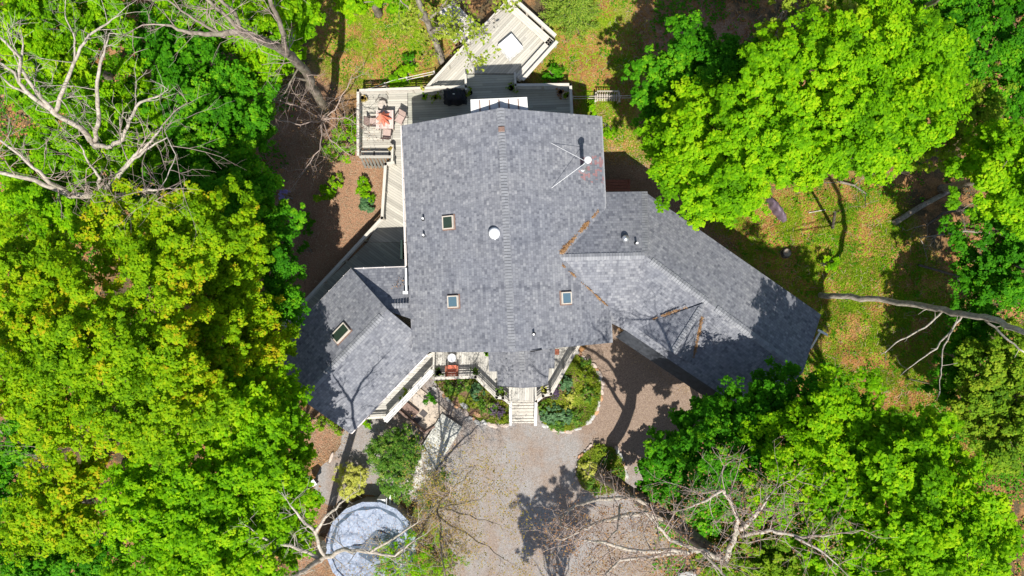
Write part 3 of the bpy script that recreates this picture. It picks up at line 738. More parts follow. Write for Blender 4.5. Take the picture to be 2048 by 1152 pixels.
# needle litter lying in the valleys
def roof_litter(name, label, a, b, z0, z1, n, w, seed, pl=None):
    r = np.random.default_rng(seed); A, B = W(a[0], a[1], z0), W(b[0], b[1], z1)
    t = r.random(n); dens = vnoise(t*9, t*0, 1, seed); keep = r.random(n) < (dens*1.25)**2.2; t = t[keep]
    P = np.array(A)[None]*(1-t[:, None])+np.array(B)[None]*t[:, None]; P[:, :2] += r.normal(size=(len(t), 2))*w*(.3+dens[keep][:, None]); P[:, 2] += .05+.04*r.random(len(t))
    o = leaf_mesh(name, P, unit(len(P), r)*.4+np.array([0, 0, 1]), .09, r.random(len(P)), M['litterroof'], None, aspect=.35, rs=r)
    tag(o, label, 'dead leaves', kind='stuff')
roof_litter('leaf_litter', 'orange needles caught in the upper valley by the main roof', (1196, 422), (1122, 506), 6.12, 7.22, 1500, .05, 1)
roof_litter('leaf_litter', 'thin orange line of needles in the lower valley of the right wing', (1125, 530), (1216, 613), 7.15, 6.06, 700, .022, 2)
roof_litter('leaf_litter', 'orange needles in the left valley of the cross gable', (1292, 643), (1372, 614), 6.0, 6.93, 550, .03, 3)
roof_litter('leaf_litter', 'orange needle streak in the right valley of the cross gable', (1403, 636), (1386, 712), 6.8, 5.8, 900, .05, 4)
roof_litter('leaf_litter', 'few brown needles by the small entry roof gutter', (772, 585), (806, 560), 5.85, 5.45, 60, .12, 5)

# ================================================================== DECKS
def deckfloor(parent, px, z, bdir, mat='deck', th=.14, name='deck_floor', skirt=None):
    P = [W(a, b, z) for a, b in px]; u = Vector((*bdir, 0)).normalized(); mb = MB(); mb.slab(P, th); o = mb.build(name, M[mat], parent, uv=(u, Vector((-u.y, u.x, 0))))
    return o
def railing(parent, px, z, h=.95, mat='rail', capw=.15, post=1.7, rails=(.25, .5, .75), closed=False, postw=.09, bal=False):
    P = [W(a, b, z+h) for a, b in px]; 
    for i in range(len(P)-1):
        a, b = P[i], P[i+1]; L = (b-a).length; d = (b-a)/L; mb = MB()
        mb.bar(a-d*capw*.5, b+d*capw*.5-d*.003, capw, .04)
        for q in rails: mb.bar(a-Vector((0, 0, h*(1-q))), b-Vector((0, 0, h*(1-q))), .035, .09)
        if bal:
            for j in range(int(L/.13)): 
                c = a+d*(.07+j*.13); mb.box((c.x, c.y, z+h*.5), (.035, .035, h-.15), math.atan2(d.y, d.x))
        o = mb.build('railing', M[mat], parent)
        n = max(1, round(L/post))
        for j in range(n+(i == len(P)-2)):
            mp = MB(); c = a+d*(L*j/n); mp.box((c.x, c.y, z+h/2-.2), (postw, postw, h+.35), math.atan2(d.y, d.x)); mp.build('post', M[mat], o)
back = thing('back_deck', 'long beige board deck behind the house with patio table and grill', 'deck', tuple(W(900, 210, 0)))
deckfloor(back, [(719,184),(815,181),(815,330),(783,330),(783,308),(718,308)], 1.0, (1, 0.02), 'deck')
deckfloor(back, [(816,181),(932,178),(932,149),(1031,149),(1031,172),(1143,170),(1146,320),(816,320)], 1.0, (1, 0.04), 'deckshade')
railing(back, [(932,173),(716,181),(716,309)], 1.0); railing(back, [(1032,170),(1141,169),(1144,228)], 1.0)
railing(back, [(932,178),(931,150)], 1.0, capw=.12, post=1); railing(back, [(1031,172),(1030,146)], 1.0, capw=.12, post=1)
mb = MB(); mb.slab([W(a, b, 1.45) for a, b in [(719,302),(783,302),(783,311),(719,311)]], .05); mb.bar(W(719, 314, 1.95), W(783, 314, 1.95), .15, .04)
for x in (722, 750, 780): mb.box(W(x, 308, 1.2), (.08, .3, .5))
mb.build('bench', M['deck'], back, uv=((1, 0, 0), (0, 1, 0)))
railing(back, [(785,296),(784,322)], 1.0, capw=.12, post=1, h=.9)
mb = MB()
for i in range(9):
    x = 722+i*7; mb.bar(W(x, 315, .9), W(x+10, 336, .35), .12, .03)
mb.build('slatted_skirt', M['siding'], back)
walk = thing('side_deck', 'narrow beige deck walkway with diagonal boards along the left side of the house', 'deck', tuple(W(780, 450, 0)))
deckfloor(walk, [(772,330),(835,330),(835,484),(812,484),(735,484),(764,436)], .86, (1, -.62), 'deck')
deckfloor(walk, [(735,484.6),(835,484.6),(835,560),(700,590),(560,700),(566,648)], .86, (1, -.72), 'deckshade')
railing(walk, [(786,325),(771,328),(764,436),(565,650)], .86, capw=.16, bal=False)
for i in range(3):
    mb = MB(); mb.slab([W(a, b, .98-.0*i) for a, b in [(787, 310+i*7), (800, 310+i*7), (800, 315+i*7), (787, 315+i*7)]], .06); mb.build('step', M['deck'], walk, uv=((1, 0, 0), (0, 1, 0)))
plat = thing('rotated_deck', 'pale beige deck platform set at an angle above the back deck', 'deck', tuple(W(1000, 90, 0)))
pd = (W(1015, 5)-W(856, 172)); pdu = (pd.x, pd.y)
deckfloor(plat, [(852,174),(1018,0),(1112,83),(1040,163),(1033,160),(1033,147),(932,147),(932,178),(930,190),(860,184)], .84, pdu, 'deck')
railing(plat, [(856,172),(938,82)], .84, capw=.16, post=1.4); railing(plat, [(958,62),(1018,0)], .84, capw=.16, post=1.4)
# benches on the two far sides
def bench(parent, a, b, z, inner, mat='rail'):
    A, B = W(*a, z+.45), W(*b, z+.45); d = (B-A).normalized(); n = Vector((-d.y, d.x, 0))*inner; mb = MB()
    for k in range(3): mb.bar(A+n*(.1+k*.15), B+n*(.1+k*.15), .14, .04)
    mb.bar(A-n*.1+Vector((0, 0, .45)), B-n*.1+Vector((0, 0, .45)), .2, .04); mb.bar(A-n*.06+Vector((0, 0, .25)), B-n*.06+Vector((0, 0, .25)), .03, .2)
    L = (B-A).length
    for j in range(int(L/1.2)+1):
        c = A+d*min(L, j*1.2); mb.box((c.x-n.x*.05, c.y-n.y*.05, z+.3), (.09, .09, 1.0), math.atan2(d.y, d.x))
        mb.box((c.x+n.x*.25, c.y+n.y*.25, z+.2), (.09, .3, .42), math.atan2(d.y, d.x))
    mb.build('bench', M[mat], parent)
bench(plat, (1022, 3), (1108, 80), .84, -1); bench(plat, (1111, 86), (1042, 162), .84, -1)
# steps and landing down to the lawn, behind the branches
land = thing('garden_steps', 'pale wooden landing and steps behind budding branches, by the angled deck', 'steps', tuple(W(915, 50, 0)))
deckfloor(land, [(883,20),(905,3),(962,70),(938,88),(921,84)], .45, (1, -1), 'deckwhite')
for i in range(4):
    mb = MB(); o_ = i*6; mb.slab([W(a-o_, b+o_, .66-.12*i) for a, b in [(893, 34), (900, 28), (936, 62), (929, 70)]], .08); mb.build('step', M['deckwhite'], land, uv=((1, -1, 0), (1, 1, 0)))
railing(land, [(905,3),(960,60)], .45, capw=.12, post=1.2); railing(land, [(880,22),(925,66)], .45, capw=.12, post=1.2)
# front porch deck
front = thing('front_deck', 'pale grey board front porch with angled railings and wide steps', 'deck', tuple(W(1030, 740, 0)))
deckfloor(front, [(866,690),(1000,690),(1159,690),(1105,787),(1086,793),(1072,801),(1020,801),(1008,792),(995,793),(952,752),(868,756)], 1.0, (0.04, 1), 'deckwhite')
railing(front, [(868,757),(951,754),(993,795),(1006,796),(1019,807)], 1.0, capw=.15, mat='rail'); railing(front, [(1157,693),(1102,788),(1086,792),(1073,803)], 1.0, capw=.15, mat='rail')
railing(front, [(1020,776),(1020,803)], 1.0, capw=.12, post=1); railing(front, [(1071,776),(1072,803)], 1.0, capw=.12, post=1)
st_top, st_bot = W(1046, 801, 1.0), W(1046, 846, .1)
for i in range(7):
    zt = 1.0-.14*(i+1)+.14; y0 = st_top.y+(st_bot.y-st_top.y)*(i)/7; y1 = st_top.y+(st_bot.y-st_top.y)*(i+1)/7; zt = .93-.125*i
    xa, xb = W(1022, 820, .6).x, W(1071, 820, .6).x; mb = MB(); h_ = (y0-y1)
    mb.box(((xa+xb)/2, y0-h_*.26, zt), (xb-xa, abs(h_)*.34, .035)); mb.box(((xa+xb)/2, y0-h_*.76, zt), (xb-xa, abs(h_)*.34, .035)); mb.box(((xa+xb)/2, y1+.02+h_*.02, zt-.09), (xb-xa-.02, .02, .12))
    mb.build('step', M['rail'], front)
for x in (1021, 1072):
    mb = MB(); a = W(x, 803, 1.95); bb = Vector((a.x, W(x, 848, .5).y, .95)); mb.bar(a, bb, .16, .04); mb.bar(a-Vector((0, 0, .5)), bb-Vector((0, 0, .5)), .04, .1)
    mb.box((bb.x, bb.y+.05, .5), (.1, .1, 1.0)); mb.box((a.x, a.y, 1.4), (.1, .1, 1.1)); mb.bar(Vector((a.x, a.y, .85)), Vector((bb.x, bb.y, .05)), .06, .24); mb.build('handrail', M['railwhite'], front)
# left wing entry deck
entry = thing('entry_deck', 'narrow board deck under the eave of the left wing with a white double railing', 'deck', tuple(W(800, 790, 0)))
deckfloor(entry, [(872,700),(866,745),(772,834),(728,838),(800,740)], .9, (-1, 0.05), 'deckwhite')
mb = MB()
A_, B_ = W(865, 742, 1.95), W(770, 842, 1.95); dA = (B_-A_).normalized(); nA = Vector((-dA.y, dA.x, 0))
mb.bar(A_, B_, .05, .05); mb.bar(A_+nA*.13, B_+nA*.13, .06, .05); mb.bar(A_-nA*.13, B_-nA*.13, .06, .05); mb.bar(A_-Vector((0, 0, .05)), B_-Vector((0, 0, .05)), .24, .03)
for q in (.5, .25): mb.bar(A_-Vector((0, 0, q*1.4)), B_-Vector((0, 0, q*1.4)), .04, .09)
for j in range(5): c = A_.lerp(B_, j/4); mb.box((c.x, c.y, 1.35), (.1, .1, 1.2), math.atan2(dA.y, dA.x))
mb.build('railing', M['railwhite'], entry)
railing(entry, [(735,836),(771,834)], .9, capw=.13, mat='rail', h=.5, rails=(.5,))
railing(entry, [(868,690),(867,742)], .9, capw=.1, mat='rail')
# concrete pad with door mats
pad = thing('concrete_landing', 'tan concrete landing with low brown curb and dark mats below the white railing', 'landing', tuple(W(840, 830, 0)))
padp = [(868,798),(897,826),(852,866),(790,815),(833,770)]
mb = MB(); mb.prism(G(padp), 0, .10); mb.build('slab', M['concrete'], pad)
mb = MB(); mb.bar(W(797, 818, .25), W(850, 864, .25), .12, .5); mb.bar(W(850, 865, .16), W(870, 852, .16), .1, .32); mb.build('curb', M['brownmetal'], pad)
mb = MB(); mb.slab([W(a, b, .34) for a, b in [(800,812),(812,803),(838,824),(828,836)]], .3); mb.build('planter_box', M['brownmetal'], pad)
for (x, y, lab) in ((847, 827, 'dark square mat on the concrete landing nearer the wooden ramp'), (834, 839, 'dark square mat on the concrete landing beside the brown curb'), (838, 803, 'grey mat lying closest to the white railing')):
    mb = MB(); c = W(x, y, .115); s_ = (.40, .36) if x != 838 else (.9, .55); mb.box(c, (s_[0], s_[1], .02), R(-40) if x != 838 else R(-42)); o = mb.build('door_mat', M['mat'] if x != 838 else M['teak'], bevel=.006); tag(o, lab, 'mat')
ramp_ = thing('boardwalk', 'weathered grey wooden boardwalk ramp lying on the gravel', 'boardwalk', tuple(W(868, 890, 0)))
bd = (W(925, 854)-W(884, 827)); bdu = (bd.x, bd.y)
deckfloor(ramp_, [(884,827),(925,854),(875,934),(838,900),(846,888)], .28, bdu, 'boardwalk', th=.12)
bd2 = (W(873, 936)-W(838, 892))
deckfloor(ramp_, [(842,890),(874,934.5),(858,962),(815,990),(806,982),(822,940)], .20, (bdu[0], bdu[1]), 'deckwhite', th=.1)

# ================================================================== TREES
FT = 'leafy trees round the house'
T = leafy_tree
# upper right big maples
T('maple_tree', 'largest bright green maple filling the woods right of the roof flue', [(1540,190,100,12.5),(1640,130,95,13.2),(1740,95,85,13.6),(1830,110,85,13.2),(1700,230,100,13.5),(1820,220,90,13),(1600,280,85,12.5),(1880,170,60,12)], 'maple', seed=1, group=FT)
T('maple_tree', 'bright green maple nearest the right wing roof, overhanging the lawn', [(1400,330,85,10.5),(1480,330,80,11.3),(1420,240,80,10.2),(1572,308,60,11.5),(1650,300,68,11),(1455,392,52,10),(1350,270,60,9),(1740,296,66,11)], 'maple', seed=2, group=FT)
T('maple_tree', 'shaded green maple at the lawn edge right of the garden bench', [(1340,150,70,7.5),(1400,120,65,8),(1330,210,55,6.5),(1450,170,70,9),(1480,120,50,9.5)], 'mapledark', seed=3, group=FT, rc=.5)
T('young_tree', 'small yellow green tree with thin open leaves at the top edge above the big maple', [(1575,30,62,11),(1640,25,50,11.5),(1540,75,25,10.5)], 'lime', seed=4, group=FT, dens=.55, subs=5, per=11, size=.2, rc=.45, bunch=False)
T('maple_tree', 'bright maple cut by the right edge of the photo above the fallen trunks', [(1990,360,75,12),(2050,300,70,12.5),(1970,310,45,10.5),(2040,410,60,11.5)], 'maple', seed=5, group=FT)
T('tree', 'dull olive tree between the big maple and the right edge', [(1900,230,75,8),(1960,200,70,8.5),(1880,290,60,7.5),(1940,270,60,7)], 'olive', seed=6, group=FT, dens=.8, subs=7, per=16)
T('tree', 'dark green tree filling the top right corner', [(1950,60,80,9),(2030,90,80,9.5),(1900,20,70,8.5),(2040,180,60,8)], 'mapledark', seed=7, group=FT, dens=.8)
T('tree', 'green sapling row behind the top right trunk', [(1700,20,60,9),(1790,10,60,9),(1640,80,40,8)], 'maple', seed=8, group=FT, dens=.9)
# right middle
T('tree', 'dark shaded tree on the right edge below the fallen logs', [(1990,480,70,6),(2040,540,70,7),(1960,570,55,5.5),(2050,440,50,7)], 'mapledark', seed=9, group=FT, dens=.9)
T('tree', 'olive green tree on the right edge under the long leaning trunk', [(1990,750,75,6.5),(2050,720,65,7),(1965,825,65,6),(2045,815,65,7),(2015,890,55,7)], 'olive', seed=10, group=FT, dens=1.0)
T('young_tree', 'low green understorey tree left of the right edge below the leaning trunk', [(1930,700,55,4.5),(1940,640,50,4.5),(1910,780,45,4)], 'mapledark', seed=11, group=FT, dens=.8, rc=.45)
# lower right big group
T('maple_tree', 'deep green maple overlapping the garage corner of the right wing', [(1415,865,72,9),(1490,835,62,9.5),(1560,800,50,9.5),(1360,900,55,8.2),(1335,945,42,8.4),(1365,985,42,8.6),(1470,890,85,10),(1315,930,34,6.5),(1640,810,72,10),(1415,960,62,9.3),(1400,1010,45,8.6)], 'mapledark', seed=12, group=FT)
T('maple_tree', 'bright maple in the middle of the lower right woods', [(1600,890,85,11.5),(1690,850,85,12),(1560,960,80,11.5),(1660,960,85,12.5),(1750,900,75,12.5)], 'maple', seed=13, group=FT)
T('maple_tree', 'tall bright green tree at the lower right, furthest from the house', [(1800,930,85,13.5),(1870,900,70,13),(1820,1020,90,14),(1910,1010,80,14),(1960,1100,70,14.5),(1860,1110,85,14.5)], 'maple', seed=14, group=FT, size=.15)
T('maple_tree', 'bright tree on the bottom edge right of the pale dead branches', [(1700,1060,85,13),(1750,1140,90,13.5),(1620,1060,60,11),(1660,1160,80,12)], 'maple', seed=15, group=FT)
T('young_tree', 'low sunlit green tree under the pale dead branches at the bottom', [(1440,1120,60,6),(1520,1110,70,7),(1480,1050,50,5.5),(1580,1130,60,7),(1540,1010,50,6),(1410,1060,38,4.5)], 'olive', seed=16, group=FT, dens=.9, rc=.45, size=.14)
T('young_tree', 'small deep green sapling beside the driveway by the round bed', [(1340,1000,40,3.5),(1380,960,30,4),(1290,985,22,3)], 'mapledark', seed=17, group=FT, dens=.7, rc=.4, size=.14)
# left
T('oak_tree', 'golden green oak crown nearest the left wing roof', [(482,610,72,9.6),(430,560,85,10.5),(505,705,64,10),(420,680,85,11.5),(545,690,34,9),(470,770,60,10.5)], 'oak', seed=21, group=FT, size=.12, per=25)
T('oak_tree', 'golden green oak crown below the pale dead tree on the left', [(330,480,85,14.5),(420,450,75,14),(250,470,75,14.5),(340,570,85,15),(490,500,58,10.2)], 'oak', seed=22, group=FT, size=.12, per=25)
T('oak_tree', 'golden oak crown touching the left edge of the photo', [(80,600,95,16),(30,700,90,16),(130,700,90,16.5),(60,520,75,15.5),(170,620,80,16),(60,800,75,15.5)], 'oak', seed=23, group=FT, size=.12, per=25)
T('oak_tree', 'golden oak crown in the middle of the left woods', [(240,680,90,16),(320,740,85,16),(220,790,85,15.5),(310,840,75,15),(390,800,60,14),(140,840,70,15)], 'oak', seed=24, group=FT, size=.12, per=25)
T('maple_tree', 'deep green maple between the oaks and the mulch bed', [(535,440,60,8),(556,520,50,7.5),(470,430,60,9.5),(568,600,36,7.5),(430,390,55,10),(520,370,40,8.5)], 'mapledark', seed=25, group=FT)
T('maple_tree', 'bright green maple beside the lower corner of the left wing', [(548,850,64,11),(580,935,50,10.5),(500,880,80,12),(470,800,65,11.5),(552,775,40,10),(520,960,70,12)], 'maple', seed=26, group=FT)
T('maple_tree', 'bright green maple at the bottom left, between oaks and pool', [(400,960,90,13),(310,930,80,13),(300,1030,85,13.5),(400,1060,85,13),(490,1040,80,12.5),(340,1120,80,13)], 'maple', seed=27, group=FT)
T('maple_tree', 'bright green maple on the bottom edge beside the covered pool', [(510,1120,75,12),(580,1060,40,10.5),(590,1000,45,10.5),(430,1150,75,12.5)], 'maple', seed=28, group=FT)
T('oak_tree', 'small yellow green oak crown in the bottom left corner', [(110,1010,70,13),(60,1060,55,12.5),(150,1060,50,13),(170,950,45,12.5)], 'oak', seed=29, group=FT, size=.13)
T('tree', 'dark green tree on the bottom left edge', [(40,1120,70,10),(130,1140,60,9.5),(210,1110,50,9.5),(30,960,60,9),(40,880,45,9)], 'mapledark', seed=30, group=FT, dens=1)
T('maple_tree', 'bright green maple in the top left corner', [(70,50,85,11),(40,140,75,11),(150,90,75,11.5),(140,180,70,11),(210,40,60,10.5)], 'maple', seed=31, group=FT)
T('maple_tree', 'green maple behind the pale branching dead tree on the left', [(230,230,70,10),(200,300,65,10),(290,190,60,9.5),(120,290,60,9.5),(280,290,60,9.5),(60,330,60,9.5),(150,380,60,9)], 'maple', seed=32, group=FT)
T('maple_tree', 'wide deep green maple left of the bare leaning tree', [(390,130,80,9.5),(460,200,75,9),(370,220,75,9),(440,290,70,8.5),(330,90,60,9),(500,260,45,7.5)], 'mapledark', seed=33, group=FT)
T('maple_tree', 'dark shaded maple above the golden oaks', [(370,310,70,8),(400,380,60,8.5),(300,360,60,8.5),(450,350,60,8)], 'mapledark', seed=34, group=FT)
T('maple_tree', 'bright green maple on the top edge above the bare leaning tree', [(540,60,60,9.5),(520,120,45,8.5),(590,25,42,9.5),(440,40,60,9.5),(360,20,60,9.5),(565,110,32,7.5)], 'maple', seed=35, group=FT)
T('maple_tree', 'green maple on the left edge under the dead tree', [(30,430,60,10),(110,450,60,10.5),(180,430,50,10)], 'maple', seed=36, group=FT)
T('young_tree', 'sapling with bright leaves at the top edge of the left lawn', [(700,5,28,5),(730,-10,30,5),(790,-5,30,5)], 'maple', seed=37, group=FT, dens=.7, rc=.35, size=.14)
# beyond the frame: only their shadows reach the picture
T('maple_tree', 'tree below the bottom edge whose shade crosses the driveway', [(1100,1475,55,10),(1200,1450,75,11),(1150,1560,90,12)], 'maple', seed=38, group=FT, dens=.5, subs=10)
# conifer by the angled deck
def conifer():
    r = np.random.default_rng(77); c = W(1140, 48, 0); z0 = -.1
    t = thing('conifer', 'feathery yellow green conifer right of the angled deck', 'tree', (c.x, c.y, z0)); mb = MB(); mb.tube([(c.x, c.y, z0), (c.x, c.y, 5.4)], [.11, .02], 8)
    Ps = []; Ns = []; Ax = []
    for k in range(210):
        h = .5+4.6*(r.random()**1.2); a = r.random()*6.283; L = (5.5-h)/5.0*1.75*(.75+.4*r.random())
        d = np.array([math.cos(a), math.sin(a), .28]); p0 = np.array([c.x, c.y, h])
        mb.tube([p0, p0+d*L*.9], [.02, .006], 4, cap=False)
        n = int(90*L/1.7)+10; t_ = r.random(n)**.7; q = p0+d*(L*t_)[:, None]+r.normal(size=(n, 3))*np.array([1, 1, .35])*(.05+.15*(1.15-t_))[:, None]
        Ps.append(q); Ns.append(np.tile([0, 0, 1.], (n, 1))+r.normal(size=(n, 3))*.4); Ax.append(np.tile(d, (n, 1))+r.normal(size=(n, 3))*.5)
    mb.build('trunk', M['bark'], t)
    P = np.concatenate(Ps); leaf_mesh('crown', P, np.concatenate(Ns), .15, r.random(len(P)), M['conif'], t, aspect=.28, rs=r, axis=np.concatenate(Ax))
M['conif'] = leafmat('conifer_sprays', [(0, (.10, .22, .02)), (.5, (.22, .36, .035)), (1, (.38, .46, .06))], (.4, .55, .05), .3)
conifer()
# ------------------------------------------------------------------ bare trees
BT = 'bare and dead trees'
bare_tree('dead_tree', 'pale bare tree with long forked branches over the woods at upper left', [
 [(200,420,0,.24),(196,400,9,.20),(196,392,13,.17)],
 [(196,392,13,.14),(215,375,14,.10),(245,340,15,.085),(270,310,15.6,.06),(300,285,16,.045),(325,250,16,.03)],
 [(196,392,13,.13),(235,392,14,.10),(280,380,14.6,.075),(315,380,15,.04)],
 [(196,392,13,.14),(140,392,13.5,.11),(70,360,14.5,.09),(0,345,15,.07)],
 [(196,392,13,.10),(200,355,14.5,.06),(180,330,15,.04),(160,290,15.5,.025)],
 [(140,392,13.5,.09),(90,355,15,.07),(40,310,15.5,.05),(0,280,16,.04)],
 [(245,340,15,.06),(290,300,16,.04),(335,275,16.4,.02),(352,310,16.6,.02),(325,370,16.8,.015)]],
 'barkpale', seed=1, group=BT, depth=2, twigL=1.25, twigmat='twig', every=2)
bare_tree('dead_tree', 'pale bare tree with upright limbs in the left woods, above the other bare crown', [
 [(195,320,0,.22),(190,300,9,.2),(188,285,12.5,.17)],
 [(188,285,12.5,.13),(160,255,13.5,.11),(110,228,14.2,.10),(60,190,14.8,.085),(38,165,15,.07),(40,115,15.6,.05),(0,75,16,.045)],
 [(110,228,14.2,.08),(75,185,14.8,.07),(40,135,15.2,.06),(45,100,15.6,.04)],
 [(110,225,14.2,.09),(130,170,15,.075),(148,125,15.6,.06),(178,70,16.2,.045),(210,50,16.4,.035),(230,35,16.6,.02)],
 [(148,125,15.6,.04),(150,80,16,.03),(130,25,16.6,.02)],
 [(188,285,12.5,.10),(198,240,14,.085),(194,180,15,.07),(208,108,15.8,.05)],
 [(188,290,12.5,.11),(215,295,13.2,.085),(245,280,14,.07),(258,240,14.6,.06),(280,205,15.2,.05),(322,190,15.6,.03)],
 [(38,165,15,.05),(30,145,15.4,.04),(0,125,15.8,.03)], [(60,190,14.8,.05),(20,170,15.2,.04),(0,150,15.4,.03)]],
 'barkpale', seed=2, group=BT, depth=2, twigL=1.0, twigmat='barkpale', every=3)
bare_tree('bare_tree', 'grey bare tree leaning from beside the back deck towards the top left', [
 [(652,226,0,.27),(640,200,3.5,.25),(610,140,8,.22),(570,105,11.5,.19),(520,78,14,.16),(480,62,15.2,.13),(440,68,15.6,.10),(380,66,16,.07),(330,50,16.4,.04)],
 [(575,110,11.3,.13),(568,70,13,.11),(555,35,14,.095),(540,0,14.8,.08),(535,-40,15,.05)],
 [(480,62,15.2,.09),(450,30,15.8,.075),(415,0,16.4,.06)], [(480,62,15.2,.08),(470,25,15.8,.07),(440,0,16.4,.055)],
 [(440,68,15.6,.06),(390,40,16,.045),(335,0,16.6,.03)],
 [(626,165,5,.07),(590,155,6,.06),(565,180,6.4,.035)], [(600,130,6.8,.05),(580,165,7.2,.04),(560,205,7.4,.02)]],
 'bark', seed=3, group=BT, depth=2, twigL=1.1, twigmat='twig', every=2)
bare_tree('bare_tree', 'low bare shrubby tree with pinkish twigs beside the patio end of the back deck', [
 [(650,232,0,.10),(648,236,2,.08),(645,240,3,.06)],
 [(645,240,3,.04),(670,220,4,.03),(700,160,4.8,.015)],[(645,240,3,.04),(690,235,3.6,.03),(718,250,4,.015)],[(645,240,3,.04),(640,300,4,.03),(600,350,4.4,.015)],
 [(645,240,3,.04),(660,280,4,.03),(700,310,4.4,.02)],[(645,240,3,.04),(590,210,4.5,.03),(550,200,5,.02)],[(645,240,3,.04),(600,250,4.2,.03),(560,240,5,.02)]],
 'twig', seed=4, group=BT, depth=2, twigL=.8, twigmat='twig', bud='redbuds', budn=1, budsize=.06)
bare_tree('bare_tree', 'long slender grey trunk leaning over the right lawn to the photo edge', [
 [(1640,590,0,.17),(1700,592,2.5,.165),(1780,602,5,.155),(1860,615,8,.15),(1920,627,10.5,.14),(1980,637,13,.125),(2050,665,16,.10),(2110,700,18,.06)],
 [(1885,622,9,.05),(1850,655,9.6,.04),(1800,680,10.2,.032),(1770,705,10.8,.022)],
 [(1925,630,10.6,.055),(1900,665,11,.04),(1860,705,11.6,.03),(1815,738,12,.015)],
 [(1905,660,11,.035),(1885,700,11.4,.028),(1882,740,11.8,.022),(1880,780,12,.012)],
 [(1970,640,12.5,.05),(2010,675,13.4,.04),(2050,705,14,.03)]],
 'barkpale', seed=5, group=BT, depth=0, twigL=.5, every=5)
bare_tree('oak_tree', 'big dark trunked tree rising from the round bed, its pale bare crown over the driveway', [
 [(1198,945,0,.46),(1212,955,1,.40),(1290,1005,5.5,.36),(1400,1085,12,.28),(1450,1120,14.5,.22)],
 [(1300,1010,6,.12),(1265,995,8,.10),(1200,998,9.5,.08),(1150,1010,10.5,.06),(1122,1035,11.5,.04),(1122,1052,12,.03),(1145,1060,12.6,.02)],
 [(1330,1040,8,.12),(1290,1025,10,.10),(1230,1036,11.5,.085),(1190,1048,12.5,.07),(1155,1065,13,.05),(1125,1080,13.6,.03)],
 [(1450,1120,14.5,.12),(1400,1100,15,.10),(1370,1105,15.4,.09),(1260,1100,16,.07),(1210,1085,16.4,.05),(1165,1080,16.8,.03)],
 [(1400,1100,15,.08),(1340,1080,15.6,.07),(1310,1045,16,.055),(1290,1025,16.4,.035)],
 [(1450,1120,14.5,.13),(1470,1070,15.2,.09),(1475,1035,15.6,.08),(1460,1000,16,.07),(1445,980,16.2,.06),(1415,1000,16.4,.05),(1380,1015,16.6,.03)],
 [(1470,1070,15.2,.09),(1500,1040,15.8,.10),(1520,1020,16.2,.05),(1540,990,16.4,.03)],
 [(1480,1072,15.2,.08),(1540,1060,15.8,.07),(1600,1075,16.2,.05),(1660,1070,16.6,.03)],
 [(1590,1075,16.2,.05),(1640,1100,16.6,.04),(1675,1130,16.8,.02)],
 [(1370,1105,15.4,.07),(1240,1120,16.2,.05),(1220,1140,16.5,.04),(1205,1155,16.8,.03)],
 [(1400,1100,15,.06),(1440,1140,15.6,.05),(1460,1165,16,.04)],
 [(1240,1010,11,.05),(1235,1060,12.5,.04),(1200,1090,13.5,.025)]],
 'barkpale', seed=6, group=BT, depth=2, twigL=1.15, twigmat='twig', bud='redbuds', budn=1, budsize=.075, budspread=.2, spread=.9, trunkmat='barkdark')
bare_tree('young_tree', 'thin budding tree between the boardwalk and the driveway', [
 [(856,1052,0,.16),(860,1035,2,.13),(870,1015,4,.10),(885,1000,7,.08),(900,990,9,.05)],
 [(866,1020,3.5,.09),(900,1010,6,.045),(960,1000,9,.03),(990,960,10,.02)], [(872,1010,4.5,.06),(850,960,7,.04),(845,920,9,.02)],
 [(864,1025,3,.085),(920,1060,6,.045),(970,1090,8,.03),(1010,1120,9.5,.02)], [(864,1025,3,.085),(830,1080,6,.04),(800,1110,8,.03),(760,1130,9,.02)],
 [(875,1010,5,.06),(930,960,8,.04),(960,920,9.5,.02)], [(880,1005,6,.05),(880,1080,8.5,.04),(890,1150,10,.03)], [(870,1015,4,.05),(940,1030,7,.035),(1000,1050,9,.02)]],
 'bark', seed=7, group=BT, depth=3, twigL=1.1, twigmat='twig', bud='buds', budn=1, budsize=.075, budspread=.2)
bare_tree('dead_tree', 'pale dead tree with branches reaching over the covered pool', [
 [(640,1080,0,.26),(640,1110,6,.22),(640,1118,11,.18)],
 [(640,1118,11,.09),(590,1095,12,.075),(545,1085,12.6,.055),(510,1065,13,.035)], [(640,1118,11,.11),(690,1098,13,.09),(740,1105,13.8,.065),(790,1112,14.2,.045),(830,1080,14.6,.025)],
 [(650,1112,12,.08),(632,1068,13,.065),(605,1040,13.6,.06),(580,1010,14,.03)], [(632,1065,13,.08),(650,1035,13.6,.06),(690,1000,14,.03)],
 [(640,1118,11,.12),(600,1145,12.4,.09),(560,1180,13,.06)], [(740,1105,13.8,.06),(790,1075,14.4,.045),(835,1045,14.8,.02)]],
 'barkpale', seed=8, group=BT, depth=2, twigL=.8, every=2)
bare_tree('young_tree', 'trunk leaning over the garden steps with fresh budding leaves over the angled deck', [
 [(884,126,0,.20),(876,100,1.5,.18),(866,70,3.2,.16),(855,45,4.8,.15),(840,10,7,.14),(825,-40,9,.1)],
 [(855,45,4.8,.07),(880,20,6,.06),(900,-10,7,.04)], [(860,60,4.2,.06),(900,60,6,.05),(930,90,7.5,.035),(945,130,8.5,.02)],
 [(862,55,4.2,.05),(920,50,6.5,.04),(965,60,8,.03),(985,35,8.6,.02)], [(858,50,4.5,.06),(820,20,6,.045),(800,0,7,.03)]],
 'barkmid', seed=9, group=BT, depth=2, twigL=.9, every=2, twigmat='bark', bud='lime', budn=9, budsize=.17, budspread=.13, keep=.2)
